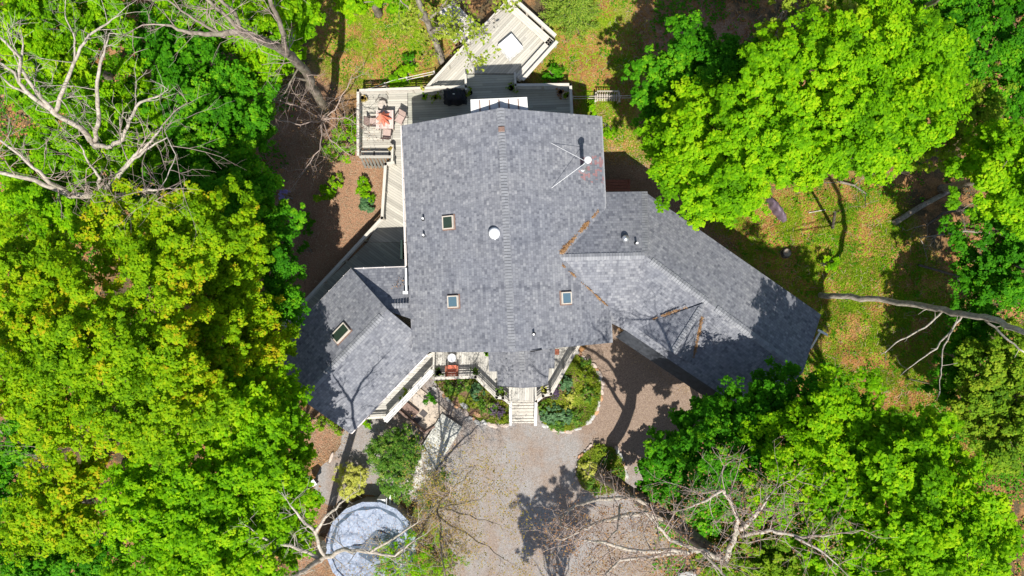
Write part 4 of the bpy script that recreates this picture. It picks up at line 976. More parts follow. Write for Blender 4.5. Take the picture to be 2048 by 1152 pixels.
bare_tree('bare_tree', 'grey leaning trunk in the top right corner behind the bright maple', [
 [(1930,85,0,.2),(1990,55,5,.17),(2060,15,10,.12)], [(1990,55,5,.06),(2010,90,7,.04),(2040,120,8,.03)]], 'bark', seed=10, group=BT, depth=2, twigL=1.2, every=2)
bare_tree('bare_tree', 'short grey trunk leaning out past the top edge above the bright maple', [
 [(1800,40,4,.12),(1850,12,9,.11),(1900,-20,13,.09)]], 'bark', seed=11, group=BT, depth=0, twigL=.5, every=5)
bare_tree('bare_tree', 'bare twiggy tree poking out of the lower left woods', [
 [(60,950,0,.16),(50,920,7,.12)], [(50,920,7,.07),(80,905,9,.05),(130,900,11,.03)], [(50,920,7,.07),(20,880,9,.05),(0,860,10,.03)], [(50,920,7,.06),(90,940,9,.04),(120,920,10.5,.02)]], 'bark', seed=12, group=BT, depth=3, twigL=1.2, twigmat='twig')

# ================================================================== BEDS, STONES, PLANTS
bedR = [(1157,712),(1178,722),(1195,742),(1202,770),(1200,800),(1188,828),(1168,850),(1140,860),(1112,858),(1088,847),(1078,832),(1076,806),(1103,792),(1150,706)]
bedL = [(868,762),(886,782),(897,800),(917,812),(936,832),(960,841),(985,846),(1018,848),(1018,806),(994,797),(951,756)]
bedC = [(1168,905),(1195,888),(1225,893),(1243,915),(1250,945),(1248,968),(1225,985),(1195,990),(1165,975),(1153,950),(1155,922)]
def dome(name, px, mat, h=.22, seed=1):
    o = rough_outline(px, .04, .25, seed); xs = [p[0] for p in o]; ys = [p[1] for p in o]; c = (sum(xs)/len(xs), sum(ys)/len(ys)); mb = MB(); vs = []; K = 6
    for k in range(K+1):
        f = k/K
        for p in o: x = c[0]+(p[0]-c[0])*(1-f); y = c[1]+(p[1]-c[1])*(1-f); vs.append((x, y, .008+h*math.sin(f*1.57)**.6*(.8+.5*float(vnoise(x, y, 3, seed)))))
    n = len(o); fs = [(k*n+i, k*n+(i+1) % n, (k+1)*n+(i+1) % n, (k+1)*n+i) for k in range(K) for i in range(n)]
    mb.add(vs, fs); ob = mb.build(name, mat, smooth=True); return tag(ob, kind='structure')
m_, nt_, out_ = newmat('bed_soil'); P_ = pos(nt_); f1 = noise(nt_, P_, 9, 6, .7); f2 = noise(nt_, P_, 1.8, 4)
cc = mixc(nt_, ramp(nt_, f2, [(.45, (0, 0, 0)), (.58, (1, 1, 1))]), ramp(nt_, f1, [(.3, (.10, .055, .035)), (.7, (.30, .18, .12))]), ramp(nt_, f1, [(.3, (.10, .16, .015)), (.7, (.25, .30, .03))]))
surf(nt_, out_, cc, .95, .1, 0, f1, .8, .03); M['bed'] = m_
dome('flower_bed', bedR, m_, .18, 4); dome('flower_bed', bedL, m_, .15, 5); dome('flower_bed', bedC, m_, .2, 6)
def rock(mat, s, seed, name='stone'):
    r = np.random.default_rng(seed); bm = bmesh.new(); bmesh.ops.create_icosphere(bm, subdivisions=2, radius=1)
    pl_ = [(unit(1, r)[0], .62+.3*r.random()) for _ in range(12)]
    for v in bm.verts:
        for d, h in pl_:
            q = v.co.dot(Vector(d))
            if q > h: v.co -= Vector(d)*(q-h)
        v.co += Vector(r.normal(size=3))*.02
        v.co = Vector((v.co.x*s[0], v.co.y*s[1], v.co.z*s[2]))
    me = bpy.data.meshes.new(name); bm.to_mesh(me); bm.free(); me.materials.append(M[mat]); return me
rocks = [rock(m, (1, .72, .55), i, ) for i, m in enumerate(['stone', 'stone', 'stone_grey', 'stone_orange', 'stone', 'stone_grey'])]
def stones(path, n, size, label, group, seed, jitter=.05, z=.03):
    r = np.random.default_rng(seed); P = [Vector((*p, 0)) for p in G(path)]; Ls = [(P[i+1]-P[i]).length for i in range(len(P)-1)]; tot = sum(Ls)
    for k in range(n):
        d = tot*(k+.5)/n; i = 0
        while i < len(Ls)-1 and d > Ls[i]: d -= Ls[i]; i += 1
        p = P[i].lerp(P[i+1], d/Ls[i]); t = P[i+1]-P[i]
        o = bpy.data.objects.new('stone', rocks[int(r.integers(0, 6))]); COL.objects.link(o)
        s = size*(.7+.6*r.random()); o.location = (p.x+r.normal()*jitter, p.y+r.normal()*jitter, z+s*.2); o.scale = (s*(.9+.4*r.random()), s*.95, s*.9)
        o.rotation_euler = (r.normal()*.15, r.normal()*.15, math.atan2(t.y, t.x)+r.normal()*.3)
        tag(o, label, 'stone', group)
stones([(1150,700),(1180,722),(1197,742),(1204,770),(1202,800),(1190,830),(1168,852),(1140,863),(1112,860),(1084,846)], 36, .19, 'pale pink stone in the curved border of the large bed right of the front steps', 'border stones of the right bed', 1)
stones([(866,768),(886,784),(897,802),(915,812)], 7, .17, 'pale stone in the border of the left bed near the white railing', 'border stones near the white railing', 2)
stones([(917,815),(936,834),(960,843),(985,848),(1014,851)], 12, .21, 'pale or orange stone in the border of the left bed near the steps', 'border stones of the left bed', 3)
stones([(1228,894),(1240,912),(1250,935),(1251,962)], 10, .19, 'pale stone along the right rim of the small round bed', 'rim stones of the round bed', 4)
stones([(1153,960),(1152,935),(1163,908),(1185,890)], 11, .13, 'small stone on the left rim of the small round bed', 'small rim stones of the round bed', 5)
for (x, y, s_, lab, me_) in ((930, 812, .34, 'largest pale boulder in the border of the left bed', 2), (956, 829, .32, 'orange boulder in the left bed border, lower part', 3), (662, 916, .3, 'long pale stone at the left edge of the gravel path', 0)):
    o = bpy.data.objects.new('boulder', rocks[me_]); COL.objects.link(o); o.location = W(x, y, .1); o.scale = (s_, s_*.8, s_*.8) if x != 662 else (.38, .16, .2); o.rotation_euler = (0, 0, R(-35 if x != 662 else 70)); tag(o, lab, 'boulder')
def cover(name, label, polypx, n, z, hgt, mat, size, seed, aspect=.5, spots=None, thr=.0, sc=1.2, kind='stuff'):
    r = np.random.default_rng(seed); P = G(polypx); xs = [p[0] for p in P]; ys = [p[1] for p in P]
    x = r.uniform(min(xs), max(xs), n*2); y = r.uniform(min(ys), max(ys), n*2); k = inside(P, x, y)
    q = vnoise(x, y, sc, seed); k &= (q > thr-(r.random(len(x))*.15)); x, y = x[k][:n], y[k][:n]
    q = vnoise(x, y, 2.2, seed+9)
    Pz = z+gz(x, y)+hgt*r.random(len(x))*(.4+q); Pp = np.stack([x, y, Pz], 1)
    t = np.clip(vnoise(x, y, 1.5, seed+3)*.6+.4*r.random(len(x)), 0, 1)
    o = leaf_mesh(name, Pp, unit(len(x), r)*.55+np.array([0, 0, .8]), size, t, M[mat], None, aspect=aspect, rs=r)
    return tag(o, label, 'plants' if mat not in ('litter', 'litterpale') else 'dead leaves', kind=kind)
cover('ground_cover', 'yellow green ground cover in the large bed right of the steps', bedR, 9000, .12, .16, 'moss', .085, 1, thr=.25, sc=1.0)
cover('ground_cover', 'sparse green ground cover in the left bed', bedL, 3600, .08, .14, 'moss', .08, 2, thr=.45)
cover('ground_cover', 'moss and small leaves over the round bed', bedC, 6000, .14, .16, 'moss', .085, 3, thr=.1)
PG_ = 'flower bed plants'
pl = [ # px,py,r,mat,label
 (1130,770,13,'bluegreen','blue green perennial clump at the upper left of the large bed'),(1108,782,10,'darkpurple','purple leaved clump beside the angled railing in the large bed'),
 (1098,826,17,'bluegreen','broad blue green clump near the steps handrail'),(1130,830,15,'bluegreen','grey green clump in the lower middle of the large bed'),(1150,835,13,'rhodo','dark green clump in the lower part of the large bed'),
 (1178,790,14,'rhodo','dark green mound at the right side of the large bed'),(1165,745,14,'moss','yellow green mound in the upper part of the large bed'),(1168,728,9,'rhodo','small dark plant at the top tip of the large bed'),(1115,845,13,'rhodo','green mound on the lower rim of the large bed'),(1140,800,12,'chart','pale fern clump in the middle of the large bed'),(1085,815,8,'rhodo','plant squeezed against the right handrail'),
 (953,784,12,'bluegreen','round blue green hosta alone in the left bed'),(905,772,15,'rhodo','dark green shrub in the left bed below the porch chair'),(925,770,12,'rhodo','green plant under the porch railing in the left bed'),(975,812,15,'rhodo','dark shrub in the left bed near the steps'),(998,820,13,'darkpurple','purple leaved shrub beside the left handrail'),(945,808,8,'moss','small yellow green plant beside the hosta'),(1006,836,9,'moss','light green plant at the lower corner of the left bed'),
 (1200,900,12,'moss','mossy mound at the top of the round bed'),(1230,950,14,'rhodo','dark plant at the right of the round bed'),(1175,940,15,'chart','yellow green mound at the left of the round bed'),(1215,915,11,'rhodo','dark green plant in the round bed centre'),(1190,975,12,'rhodo','dark plant at the bottom of the round bed')]
for i, (x, y, rr, mt, lb) in enumerate(pl): bush('bed_plant', lb, x, y, rr, .32, mt, 'plant', rc=.16, size=.09 if mt != 'bluegreen' else .14, seed=100+i, group=PG_, per=9, subs=5, h=.3, squash=.55)
# shrubs
bush('rhododendron', 'big round green shrub beside the wooden boardwalk', 787, 915, 46, 1.3, 'rhodo', rc=.26, size=.13, seed=1, aspect=.32, extra=((765,900,26),(812,892,30),(790,950,34),(800,975,22)), dens=1.5, h=1.3, per=14)
bush('shrub', 'chartreuse yellow shrub beside the path above the covered pool', 704, 962, 27, .8, 'chart', rc=.2, size=.11, seed=2, aspect=.28, extra=((712,948,18),(700,978,18)), dens=1.6, h=.8)
bush('shrub', 'loose dark green shrub at the lower end of the boardwalk', 862, 985, 36, 1.0, 'rhodo', rc=.3, size=.09, seed=3, aspect=.4, extra=((880,960,22),(850,1010,22),(835,1000,18)), dens=.7, h=1.0)
bush('shrub', 'green shrubbery overlapping the right rim of the covered pool', 815, 1110, 42, 1.6, 'maple', rc=.32, size=.11, seed=4, extra=((850,1080,28),(800,1140,35),(860,1130,34),(770,1110,20)), dens=.8, h=1.6)
bush('shrub', 'low green shrub on the bottom edge right of the pool', 880, 1140, 30, .6, 'olive', rc=.28, size=.1, seed=5, dens=.7, h=.6, extra=((905,1120,20),))
bush('shrub', 'green shrub against the left side of the patio railing', 690, 270, 22, 1.2, 'maple', rc=.25, size=.11, seed=6, extra=((700,250,16),(672,300,20),(690,300,18)), dens=1.0, h=1.2)
bush('shrub', 'bright green shrub beyond the patio railing at the upper left', 800, 152, 15, .7, 'maple', rc=.2, size=.11, seed=7, extra=((790,162,12),(815,140,9)), dens=1.1, h=.7)
bush('shrub', 'dark shrub between the angled deck and right arm of the back deck', 1108, 152, 16, .6, 'mapledark', rc=.2, size=.12, seed=8, dens=1.1, h=.6, extra=((1095,162,9),))
bush('shrub', 'small dark shrub on the lawn above the patio', 822, 120, 12, .6, 'mapledark', rc=.2, size=.11, seed=9, dens=1.0, h=.6)
bush('shrub', 'leafy weed clump by the right corner of the back deck', 1185, 218, 14, .3, 'maple', rc=.2, size=.11, seed=10, dens=.8, h=.3, extra=((1195,250,12),(1220,262,9)))
bush('shrub', 'bright seedling clump on the right lawn by the tree shadow', 1655, 528, 16, .6, 'maple', rc=.2, size=.12, seed=11, dens=.8, h=.6)
bush('shrub', 'dark shrub in shade at the left rim of the mulch bed', 605, 447, 18, .5, 'mapledark', rc=.2, size=.11, seed=12, dens=1.0, h=.5)
bush('shrub', 'small dark shrub at the bottom of the mulch bed', 617, 500, 12, .5, 'mapledark', rc=.2, size=.11, seed=13, dens=1.0, h=.5)
bush('garden_plant', 'green plant pair at the left rim of the sunlit mulch circle', 655, 385, 13, .35, 'maple', 'plant', rc=.16, size=.1, seed=14, h=.35, extra=((642,398,8),(670,365,9)))
bush('garden_plant', 'bright leafy plant at the right rim of the sunlit mulch circle', 728, 378, 11, .35, 'maple', 'plant', rc=.16, size=.1, seed=15, h=.35, extra=((733,395,9),(722,362,7)))
bush('garden_plant', 'big leaved blue green hosta in the sunlit mulch circle', 735, 410, 11, .3, 'bluegreen', 'plant', rc=.15, size=.16, seed=16, h=.3)
bush('garden_plant', 'small shrub with brown leaves above the mulch circle', 672, 362, 10, .3, 'olive', 'plant', rc=.15, size=.08, seed=17, h=.3)
bush('garden_plant', 'little green plant below the white railing end', 737, 843, 8, .3, 'maple', 'plant', rc=.15, size=.1, seed=18, h=.3)
bush('garden_plant', 'green and brown weeds at the lower tip of the left wing', 650, 845, 14, .3, 'olive', 'plant', rc=.2, size=.09, seed=19, h=.3, extra=((668,860,9),))
bush('flowering_shrub', 'pale purple blossoms at the left rim of the mulch bed', 569, 392, 9, 1.2, 'purple', 'flowers', rc=.14, size=.08, seed=20, h=1.2)
bush('garden_plant', 'dark fern beside the concrete landing', 860, 800, 9, .35, 'mapledark', 'plant', rc=.15, size=.09, seed=21, h=.35)
bush('garden_plant', 'spiky potted grass by the white railing post', 812, 790, 7, 1.1, 'olive', 'plant', rc=.14, size=.12, seed=22, h=.3, aspect=.2)

# ================================================================== GRASS AND DEAD LEAVES
def scatter(name, label, polys, per_m2, mat, size, seed, h=0., aspect=.35, up=.6, thr=.45, cat='grass', sc=.9, lo=0):
    r = np.random.default_rng(seed); A = []
    for p in polys:
        P = G(p); xs = [q[0] for q in P]; ys = [q[1] for q in P]; n = int((max(xs)-min(xs))*(max(ys)-min(ys))*per_m2)
        x = r.uniform(min(xs), max(xs), n); y = r.uniform(min(ys), max(ys), n); k = inside(P, x+r.normal(size=n)*.35, y+r.normal(size=n)*.35)
        q = .65*vnoise(x, y, sc, 5)+.35*vnoise(x, y, 3, 6)
        k &= (q+r.normal(size=n)*.06 > thr) if lo == 0 else (q+r.normal(size=n)*.08 < thr)
        A.append(np.stack([x[k], y[k]], 1))
    A = np.concatenate(A); n = len(A); z = gz(A[:, 0], A[:, 1])+.01+h*r.random(n)
    t = np.clip(.55*vnoise(A[:, 0], A[:, 1], .8, seed)+.45*r.random(n), 0, 1)
    o = leaf_mesh(name, np.column_stack([A, z]), unit(n, r)*(1-up)+np.array([0, 0, up]), size, t, M[mat], None, aspect=aspect, rs=r)
    return tag(o, label, cat, kind='stuff')
scatter('grass', 'patchy yellow green grass on the lawns round the house', lawnpolys, 420, 'grass', .11, 1, .05, .3, .45, .47)
scatter('grass', 'lusher green grass on the right lawn', lawnpolys[2:], 330, 'grass', .12, 21, .06, .3, .45, .36)
scatter('leaf_litter', 'dead brown leaves scattered over the lawns', lawnpolys, 200, 'litter', .10, 2, .03, .65, .7, .56, 'dead leaves', lo=1)
scatter('leaf_litter', 'pale wood chips and dry leaves over the mulch bed', [mulchP]+brownpolys[2:], 200, 'litterpale', .075, 3, .02, .5, .75, .2, 'wood chips')
scatter('leaf_litter', 'dead leaves on the forest floor', [[(-80,-80),(2130,-80),(2130,1240),(-80,1240)]], 34, 'litter', .12, 4, .03, .65, .75, .42, 'dead leaves') if False else None
wood = [[(-60,-60),(620,-60),(560,330),(560,640),(640,860),(620,1200),(-60,1200)],[(1300,-60),(2110,-60),(2110,420),(1800,380),(1500,400),(1300,330)],[(1900,420),(2110,420),(2110,1200),(1300,1200),(1340,960),(1420,840),(1650,720),(1800,830),(1880,700)]]
scatter('leaf_litter', 'dead leaves on the shaded forest floor', wood, 60, 'litter', .13, 5, .03, .65, .75, .4, 'dead leaves')
scatter('undergrowth', 'low green undergrowth beneath the trees', wood, 70, 'mapledark', .16, 6, .35, .7, .7, .52, 'undergrowth')
scatter('leaf_litter', 'small brown leaves blown over the gravel driveway', [driveP], 26, 'litterpale', .055, 7, .01, .6, .85, .45, 'dead leaves', sc=.5)
scatter('leaf_litter', 'dead leaves along the edges of the gravel', [[(600,1010),(900,1010),(900,1200),(600,1200)],[(850,960),(905,960),(930,1160),(850,1160)],[(610,830),(700,860),(640,930),(600,900)],[(1290,940),(1340,940),(1360,1160),(1290,1160)],[(1200,640),(1260,640),(1400,770),(1390,800),(1230,690)]], 120, 'litterpale', .08, 8, .03, .6, .8, .3, 'dead leaves')

scatter('weeds', 'low dark green weeds dotted over the lawns', lawnpolys, 60, 'mapledark', .13, 31, .12, .6, .6, .60, 'weeds', sc=1.7)
scatter('twigs', 'fallen twigs lying on the lawns and mulch', lawnpolys+brownpolys, 9, 'litterpale', .38, 32, .04, .05, .9, .2, 'twigs')

# ================================================================== THINGS ON THE DECKS
def patio_chair():
    t = thing('patio_chair', 'x', 'chair', (0, 0, 0), 'sling chairs round the patio table')
    mb = MB(); mb.add([(-.24, -.02, .43), (.24, -.02, .43), (.24, .44, .45), (-.24, .44, .45), (-.24, -.02, .405), (.24, -.02, .405), (.24, .44, .425), (-.24, .44, .425)], [(0, 1, 2, 3), (7, 6, 5, 4), (0, 4, 5, 1), (1, 5, 6, 2), (2, 6, 7, 3), (3, 7, 4, 0)]); mb.build('seat', M['taupe'], t)
    mb = MB(); mb.add([(-.23, -.04, .46), (.23, -.04, .46), (.22, -.22, .92), (-.22, -.22, .92), (-.23, -.065, .455), (.23, -.065, .455), (.22, -.245, .91), (-.22, -.245, .91)], [(0, 1, 2, 3), (7, 6, 5, 4), (0, 4, 5, 1), (1, 5, 6, 2), (2, 6, 7, 3), (3, 7, 4, 0)]); mb.build('backrest', M['taupe'], t)
    for s in (-1, 1):
        mb = MB(); mb.tube([(s*.27, .42, 0), (s*.27, .42, .44), (s*.28, .38, .62)], [.015]*3, 6); mb.build('leg', M['chairframe'], t)
        mb = MB(); mb.tube([(s*.27, -.2, 0), (s*.26, -.06, .42), (s*.24, -.24, .95)], [.015]*3, 6); mb.build('leg', M['chairframe'], t)
        mb = MB(); mb.bar((s*.28, .4, .63), (s*.27, -.14, .65), .05, .025); mb.build('armrest', M['chairframe'], t)
    mb = MB(); mb.bar((-.24, -.24, .94), (.24, -.24, .94), .03, .03); mb.bar((-.26, .43, .42), (.26, .43, .42), .03, .03); mb.build('frame', M['chairframe'], t); return t
c0 = patio_chair(); ZD = 1.0
c0.location = W(743, 248, ZD); c0.rotation_euler = (0, 0, R(-90)); c0['label'] = 'sling chair on the left side of the slatted patio table'
copy_thing(c0, W(776, 277, ZD), 'sling chair below the slatted patio table, back to the deck steps', R(-5))
copy_thing(c0, W(806, 236, ZD), 'sling chair right of the patio table, turned towards the roof corner', R(150))
def wire_chair():
    t = thing('wire_chair', 'round backed wire chair above the patio table, near the top railing', 'chair', (0, 0, 0)); mb = MB()
    for k in range(9):
        a = R(20+k*17.5); mb.tube([(.24*math.cos(a), .24*math.sin(a), .45), (.30*math.cos(a), .30*math.sin(a), .85)], [.01, .01], 5)
    mb.tube([(.30*math.cos(R(a)), .30*math.sin(R(a)), .86) for a in range(0, 181, 15)], [.018]*13, 6); mb.build('backrest', M['chairframe'], t)
    mb = MB(); mb.lathe((0, 0, .42), [(.25, 0), (.26, .02), (.2, .035)], 18); mb.build('seat', M['teak'], t)
    for x, y in ((.2, .2), (-.2, .2), (.2, -.2), (-.2, -.2)):
        mb = MB(); mb.tube([(x*1.15, y*1.15, 0), (x*.8, y*.8, .42)], [.014]*2, 6); mb.build('leg', M['chairframe'], t)
    return t
w0 = wire_chair(); w0.location = W(767, 213, ZD); w0.rotation_euler = (0, 0, R(-8))
tb = thing('patio_table', 'square slatted patio table with pinkish top on the left end of the back deck', 'table', W(774, 245, ZD))
TC = W(774, 245, ZD)
mb = MB(); mb.box(TC+Vector((0, 0, .72)), (1.0, 1.06, .035)); mb.build('tabletop', M['tabletop'], tb, uv=((0, 1, 0), (1, 0, 0)))
for i in (-1, 1):
    for j in (-1, 1):
        mb = MB(); mb.box(TC+Vector((i*.42, j*.45, .35)), (.07, .07, .7)); mb.build('leg', M['teak'], tb)
def umbrella(c):
    t = thing('umbrella', 'closed coral umbrella standing through the patio table', 'umbrella', c); mb = MB(); mb.tube([c, c+Vector((0, 0, 1.95))], [.022, .022], 8); mb.build('pole', M['teak'], t)
    n = 32; mb = MB(); vs = []
    prof = [(.02, 2.0), (.06, 1.9), (.16, 1.45), (.25, 1.1), (.34, .86), (.31, .84)]
    for r_, z in prof:
        for k in range(n):
            a = 2*math.pi*k/n; f = 1+.42*math.cos(a*8)*(r_/.34); vs.append((c.x+r_*f*math.cos(a), c.y+r_*f*math.sin(a), c.z+z-.05*math.cos(a*8)*(r_/.3)))
    K = len(prof); fs = [(k*n+i, k*n+(i+1) % n, (k+1)*n+(i+1) % n, (k+1)*n+i) for k in range(K-1) for i in range(n)]
    mb.add(vs, fs); mb.m = [(0 if (i//2) % 2 else 1) for k in range(K-1) for i in range(n)]; mb.build('canopy', [M['coral'], M['coral_light']], t)
umbrella(TC+Vector((-.03, .02, 0)))
def grill(c, rz):
    t = thing('grill', 'covered black gas grill against the top railing of the back deck', 'grill', c); bm = bmesh.new()
    bmesh.ops.create_grid(bm, x_segments=30, y_segments=18, size=1)
    for v in bm.verts:
        x, y = v.co.x, v.co.y; ed = max(abs(x), abs(y)); 
        h = .92 if abs(x) > .62 else 1.16-.12*y*y
        h += .02*math.sin(x*19+y*5)+.015*math.sin(y*23+x*8)
        if ed > .93: h = .12
        v.co = Vector((x*(.68+.02*math.sin(y*9)), y*(.33+.03*math.sin(x*8)+(.05 if abs(x) < .6 else 0)), h))
    bmesh.ops.rotate(bm, verts=bm.verts, cent=(0, 0, 0), matrix=__import__('mathutils').Matrix.Rotation(rz, 3, 'Z')); bmesh.ops.translate(bm, verts=bm.verts, vec=c)
    me = bpy.data.meshes.new('cover'); bm.to_mesh(me); bm.free(); me.materials.append(M['black']); me.polygons.foreach_set('use_smooth', [True]*len(me.polygons)); o = bpy.data.objects.new('cover', me); COL.objects.link(o); put(o, t)
    mb = MB(); mb.box(c+Vector((0, 0, 1.17)), (.13, .05, .02)); mb.build('badge', M['galv'], t, bevel=.005)
grill(W(911, 199, ZD), R(2))
def pot(px, py, z, r, label, plant='olive', pm='pot', group=None, pr=None, seed=0, per=9, flat=.6):
    c = W(px, py, z); t = thing('planter', label, 'planter', c, group); mb = MB()
    mb.lathe(c, [(r*.7, 0), (r*.95, r*1.3), (r*1.05, r*1.32), (r*1.05, r*1.45), (r*.9, r*1.45), (r*.88, r*1.2)], 18); mb.build('pot', M[pm], t, smooth=True)
    mb = MB(); mb.lathe(c, [(r*.85, r*1.15), (r*.85, r*1.2)], 14); mb.build('soil', M['soil'], t)
    rr = np.random.default_rng(seed+40); pr = pr or r
    L = [((c.x, c.y, c.z+r*1.5), pr)]; C, Rr, O = lobes_to_clumps(L, pr*.5, rr, .8, .7); P, Nn, T_ = clumps_to_leaves(C, Rr, O, 4, per, flat, rr); leaf_mesh('plant', P, Nn, .08, T_, M[plant], t, rs=rr, aspect=.5)
pot(728, 200, ZD, .22, 'large glazed pot in the corner of the patio end', 'buds', pr=.17, seed=1)
pot(846, 178, ZD+.98, .13, 'small yellow pot standing on the top railing', 'chart', pr=.10, seed=2)
pot(1131, 193, ZD, .19, 'round pot in the right corner of the back deck', 'olive', pr=.15, seed=3)
pot(1120, 186, ZD, .15, 'reddish leafy planter left of the pot in the right deck corner', 'redbuds', 'brownmetal', pr=.22, seed=4)
pot(872, 196, ZD, .15, 'planter with yellow green leaves left of the covered grill', 'olive', 'brownmetal', pr=.26, seed=5)
pot(850, 194, ZD, .12, 'dark potted vine hanging below the yellow railing pot', 'maple', 'dark', pr=.16, seed=6)
pot(941, 187, ZD, .13, 'potted plant at the right end of the grill railing', 'olive', 'dark', pr=.2, seed=7)
pot(1022, 178, ZD, .16, 'bushy brownish potted plant at the foot of the short railing', 'olive', 'dark', pr=.28, seed=8)
pot(781, 298, ZD+.9, .11, 'tiny pot on the railing post by the deck steps', 'buds', pr=.08, seed=9)
pot(1088, 779, ZD+.35, .17, 'potted yellow green flowers right of the front steps', 'chart', 'teak', pr=.17, seed=10)
pot(878, 745, ZD, .18, 'potted shrub at the left end of the front porch', 'rhodo', 'dark', pr=.26, seed=11)
pot(951, 741, ZD, .15, 'potted plant at the bend of the front porch railing', 'rhodo', 'dark', pr=.22, seed=12)
pot(997, 781, ZD+.4, .14, 'planter of mixed green leaves left of the front steps', 'rhodo', 'teak', pr=.24, seed=13)
pot(1006, 784, ZD+.4, .13, 'smaller green planter touching the left stair post', 'moss', 'teak', pr=.2, seed=14)
pot(974, 707, ZD, .12, 'small green pot by the left wall of the porch roof', 'maple', 'dark', pr=.13, seed=15)
mb = MB(); mb.box(W(1114, 704, 1.01+.01), (.26, .32, .02)); tag(mb.build('door_mat', M['redwood'], bevel=.005), 'small reddish brown mat on the porch right of the porch roof', 'mat')
# porch chair and side table
t = thing('adirondack_chair', 'reddish slatted porch chair beside the round side table', 'chair', W(905, 740, ZD)); c = W(905, 740, ZD)
mb = MB()
for k in range(6): mb.box(c+Vector((0, -.15+k*.085, .36-.012*k)), (.5, .07, .02))
mb.build('seat', M['coral'], t)
mb = MB()
for k in range(6):
    a = R(-15+k*6); x = -.2+k*.08; mb.bar(c+Vector((x, -.18, .38)), c+Vector((x*1.35, -.42, .98-.03*abs(k-2.5))), .065, .02)
mb.build('backrest', M['coral'], t)
for s in (-1, 1):
    mb = MB(); mb.bar(c+Vector((s*.32, .3, .56)), c+Vector((s*.32, -.35, .56)), .12, .025); mb.build('armrest', M['redwood'], t)
    mb = MB(); mb.box(c+Vector((s*.30, .28, .27)), (.03, .09, .54)); mb.build('leg', M['redwood'], t)
    mb = MB(); mb.bar(c+Vector((s*.28, .28, .33)), c+Vector((s*.28, -.45, .05)), .03, .12); mb.build('leg', M['redwood'], t)
c = W(905, 714, ZD); t = thing('side_table', 'small round grey side table on the front porch', 'table', c); mb = MB(); mb.lathe(c+Vector((0, 0, .47)), [(.25, 0), (.26, .02), (.24, .03)], 20); mb.build('tabletop', M['galv'], t)
for k in range(3):
    a = k*2.1; mb = MB(); mb.tube([c+Vector((.2*math.cos(a), .2*math.sin(a), 0)), c+Vector((.1*math.cos(a), .1*math.sin(a), .47))], [.014]*2, 6); mb.build('leg', M['dark'], t)
# white covered table on the rotated deck
c = W(1021, 91, .84+.74); c0_ = Vector((c.x, c.y, .84)); t = thing('square_table', 'square table under a bright white cloth on the angled deck', 'table', c0_)
s_ = .50; mb = MB(); rot = R(40)
def rv(x, y, z): return c0_+Vector((x*math.cos(rot)-y*math.sin(rot), x*math.sin(rot)+y*math.cos(rot), z))
n = 10; vs = []; edge = []
for k in range(4*n):
    q = k/n; i = int(q); f = q-i; P4 = [(-1, -1), (1, -1), (1, 1), (-1, 1)]; a, b = P4[i % 4], P4[(i+1) % 4]; edge.append((a[0]+(b[0]-a[0])*f, a[1]+(b[1]-a[1])*f))
for sc_, z in ((.97, .75), (1.0, .735), (1.03, .5), (1.07, .32)):
    for k, (x, y) in enumerate(edge): w_ = 1+(.035*math.sin(k*1.9) if z < .6 else 0); vs.append(rv(x*s_*sc_*w_, y*s_*sc_*w_, z))
N4 = 4*n; fs = [(k*N4+i, k*N4+(i+1) % N4, (k+1)*N4+(i+1) % N4, (k+1)*N4+i) for k in range(3) for i in range(N4)]+[tuple(range(N4))]
mb.add(vs, fs); mb.build('tablecloth', M['brightwhite'], t)
for i in (-1, 1):
    for j in (-1, 1): mb = MB(); mb.box(rv(i*.42, j*.42, .36), (.05, .05, .7), rot); mb.build('leg', M['galv'], t)

# ================================================================== POOL
pc = W(742, 1094, 1.25); pc0_ = Vector((pc.x, pc.y, 0)); PRAD = 2.63
pool = thing('pool', 'round above ground pool under a sagging grey blue winter cover', 'pool', pc0_)
mb = MB(); NP = 16; ring = lambda r_, z: [(pc.x+r_*math.cos(2*math.pi*(k+.5)/NP), pc.y+r_*math.sin(2*math.pi*(k+.5)/NP), z) for k in range(NP)]
vs = ring(PRAD-.02, 0)+ring(PRAD-.02, 1.2); mb.add(vs, [(i, (i+1) % NP, NP+(i+1) % NP, NP+i) for i in range(NP)]); mb.build('wall', M['galv'], pool)
mb = MB(); vs = ring(PRAD+.04, 1.2)+ring(PRAD+.04, 1.26)+ring(PRAD-.22, 1.27)+ring(PRAD-.22, 1.12); mb.add(vs, [(k*NP+i, k*NP+(i+1) % NP, (k+1)*NP+(i+1) % NP, (k+1)*NP+i) for k in range(3) for i in range(NP)])
m_, nt_, out_ = newmat('pool_cover'); P_ = pos(nt_)
wv = noise(nt_, P_, 5.5, 8, .72); vor = N(nt_, 'ShaderNodeTexVoronoi', i_Vector=N(nt_, 'ShaderNodeVectorMath', operation='ADD', i_0=P_, i_1=N(nt_, 'ShaderNodeVectorMath', operation='SCALE', i_0=N(nt_, 'ShaderNodeTexNoise', i_Vector=P_, i_Scale=2.0).outputs['Color'], i_Scale=.8).outputs[0]).outputs[0], i_Scale=.95, feature='DISTANCE_TO_EDGE').outputs['Distance']
cr_ = ramp(nt_, vor, [(0, (.14, .17, .24)), (.03, (.33, .38, .48)), (1, (.40, .45, .55))])
cr_ = mixc(nt_, .8, cr_, ramp(nt_, wv, [(.35, (.55, .62, .74)), (.6, (1.2, 1.18, 1.15))]), 'MULTIPLY')
surf(nt_, out_, cr_, .3, .7, 0, mth(nt_, 'ADD', wv, mth(nt_, 'MULTIPLY', vor, .5)), .9, .12); M['poolcover'] = m_
mb.build('rim', M['poolcover'], pool)
mb = MB(); K = 34; A = 72; vs = []
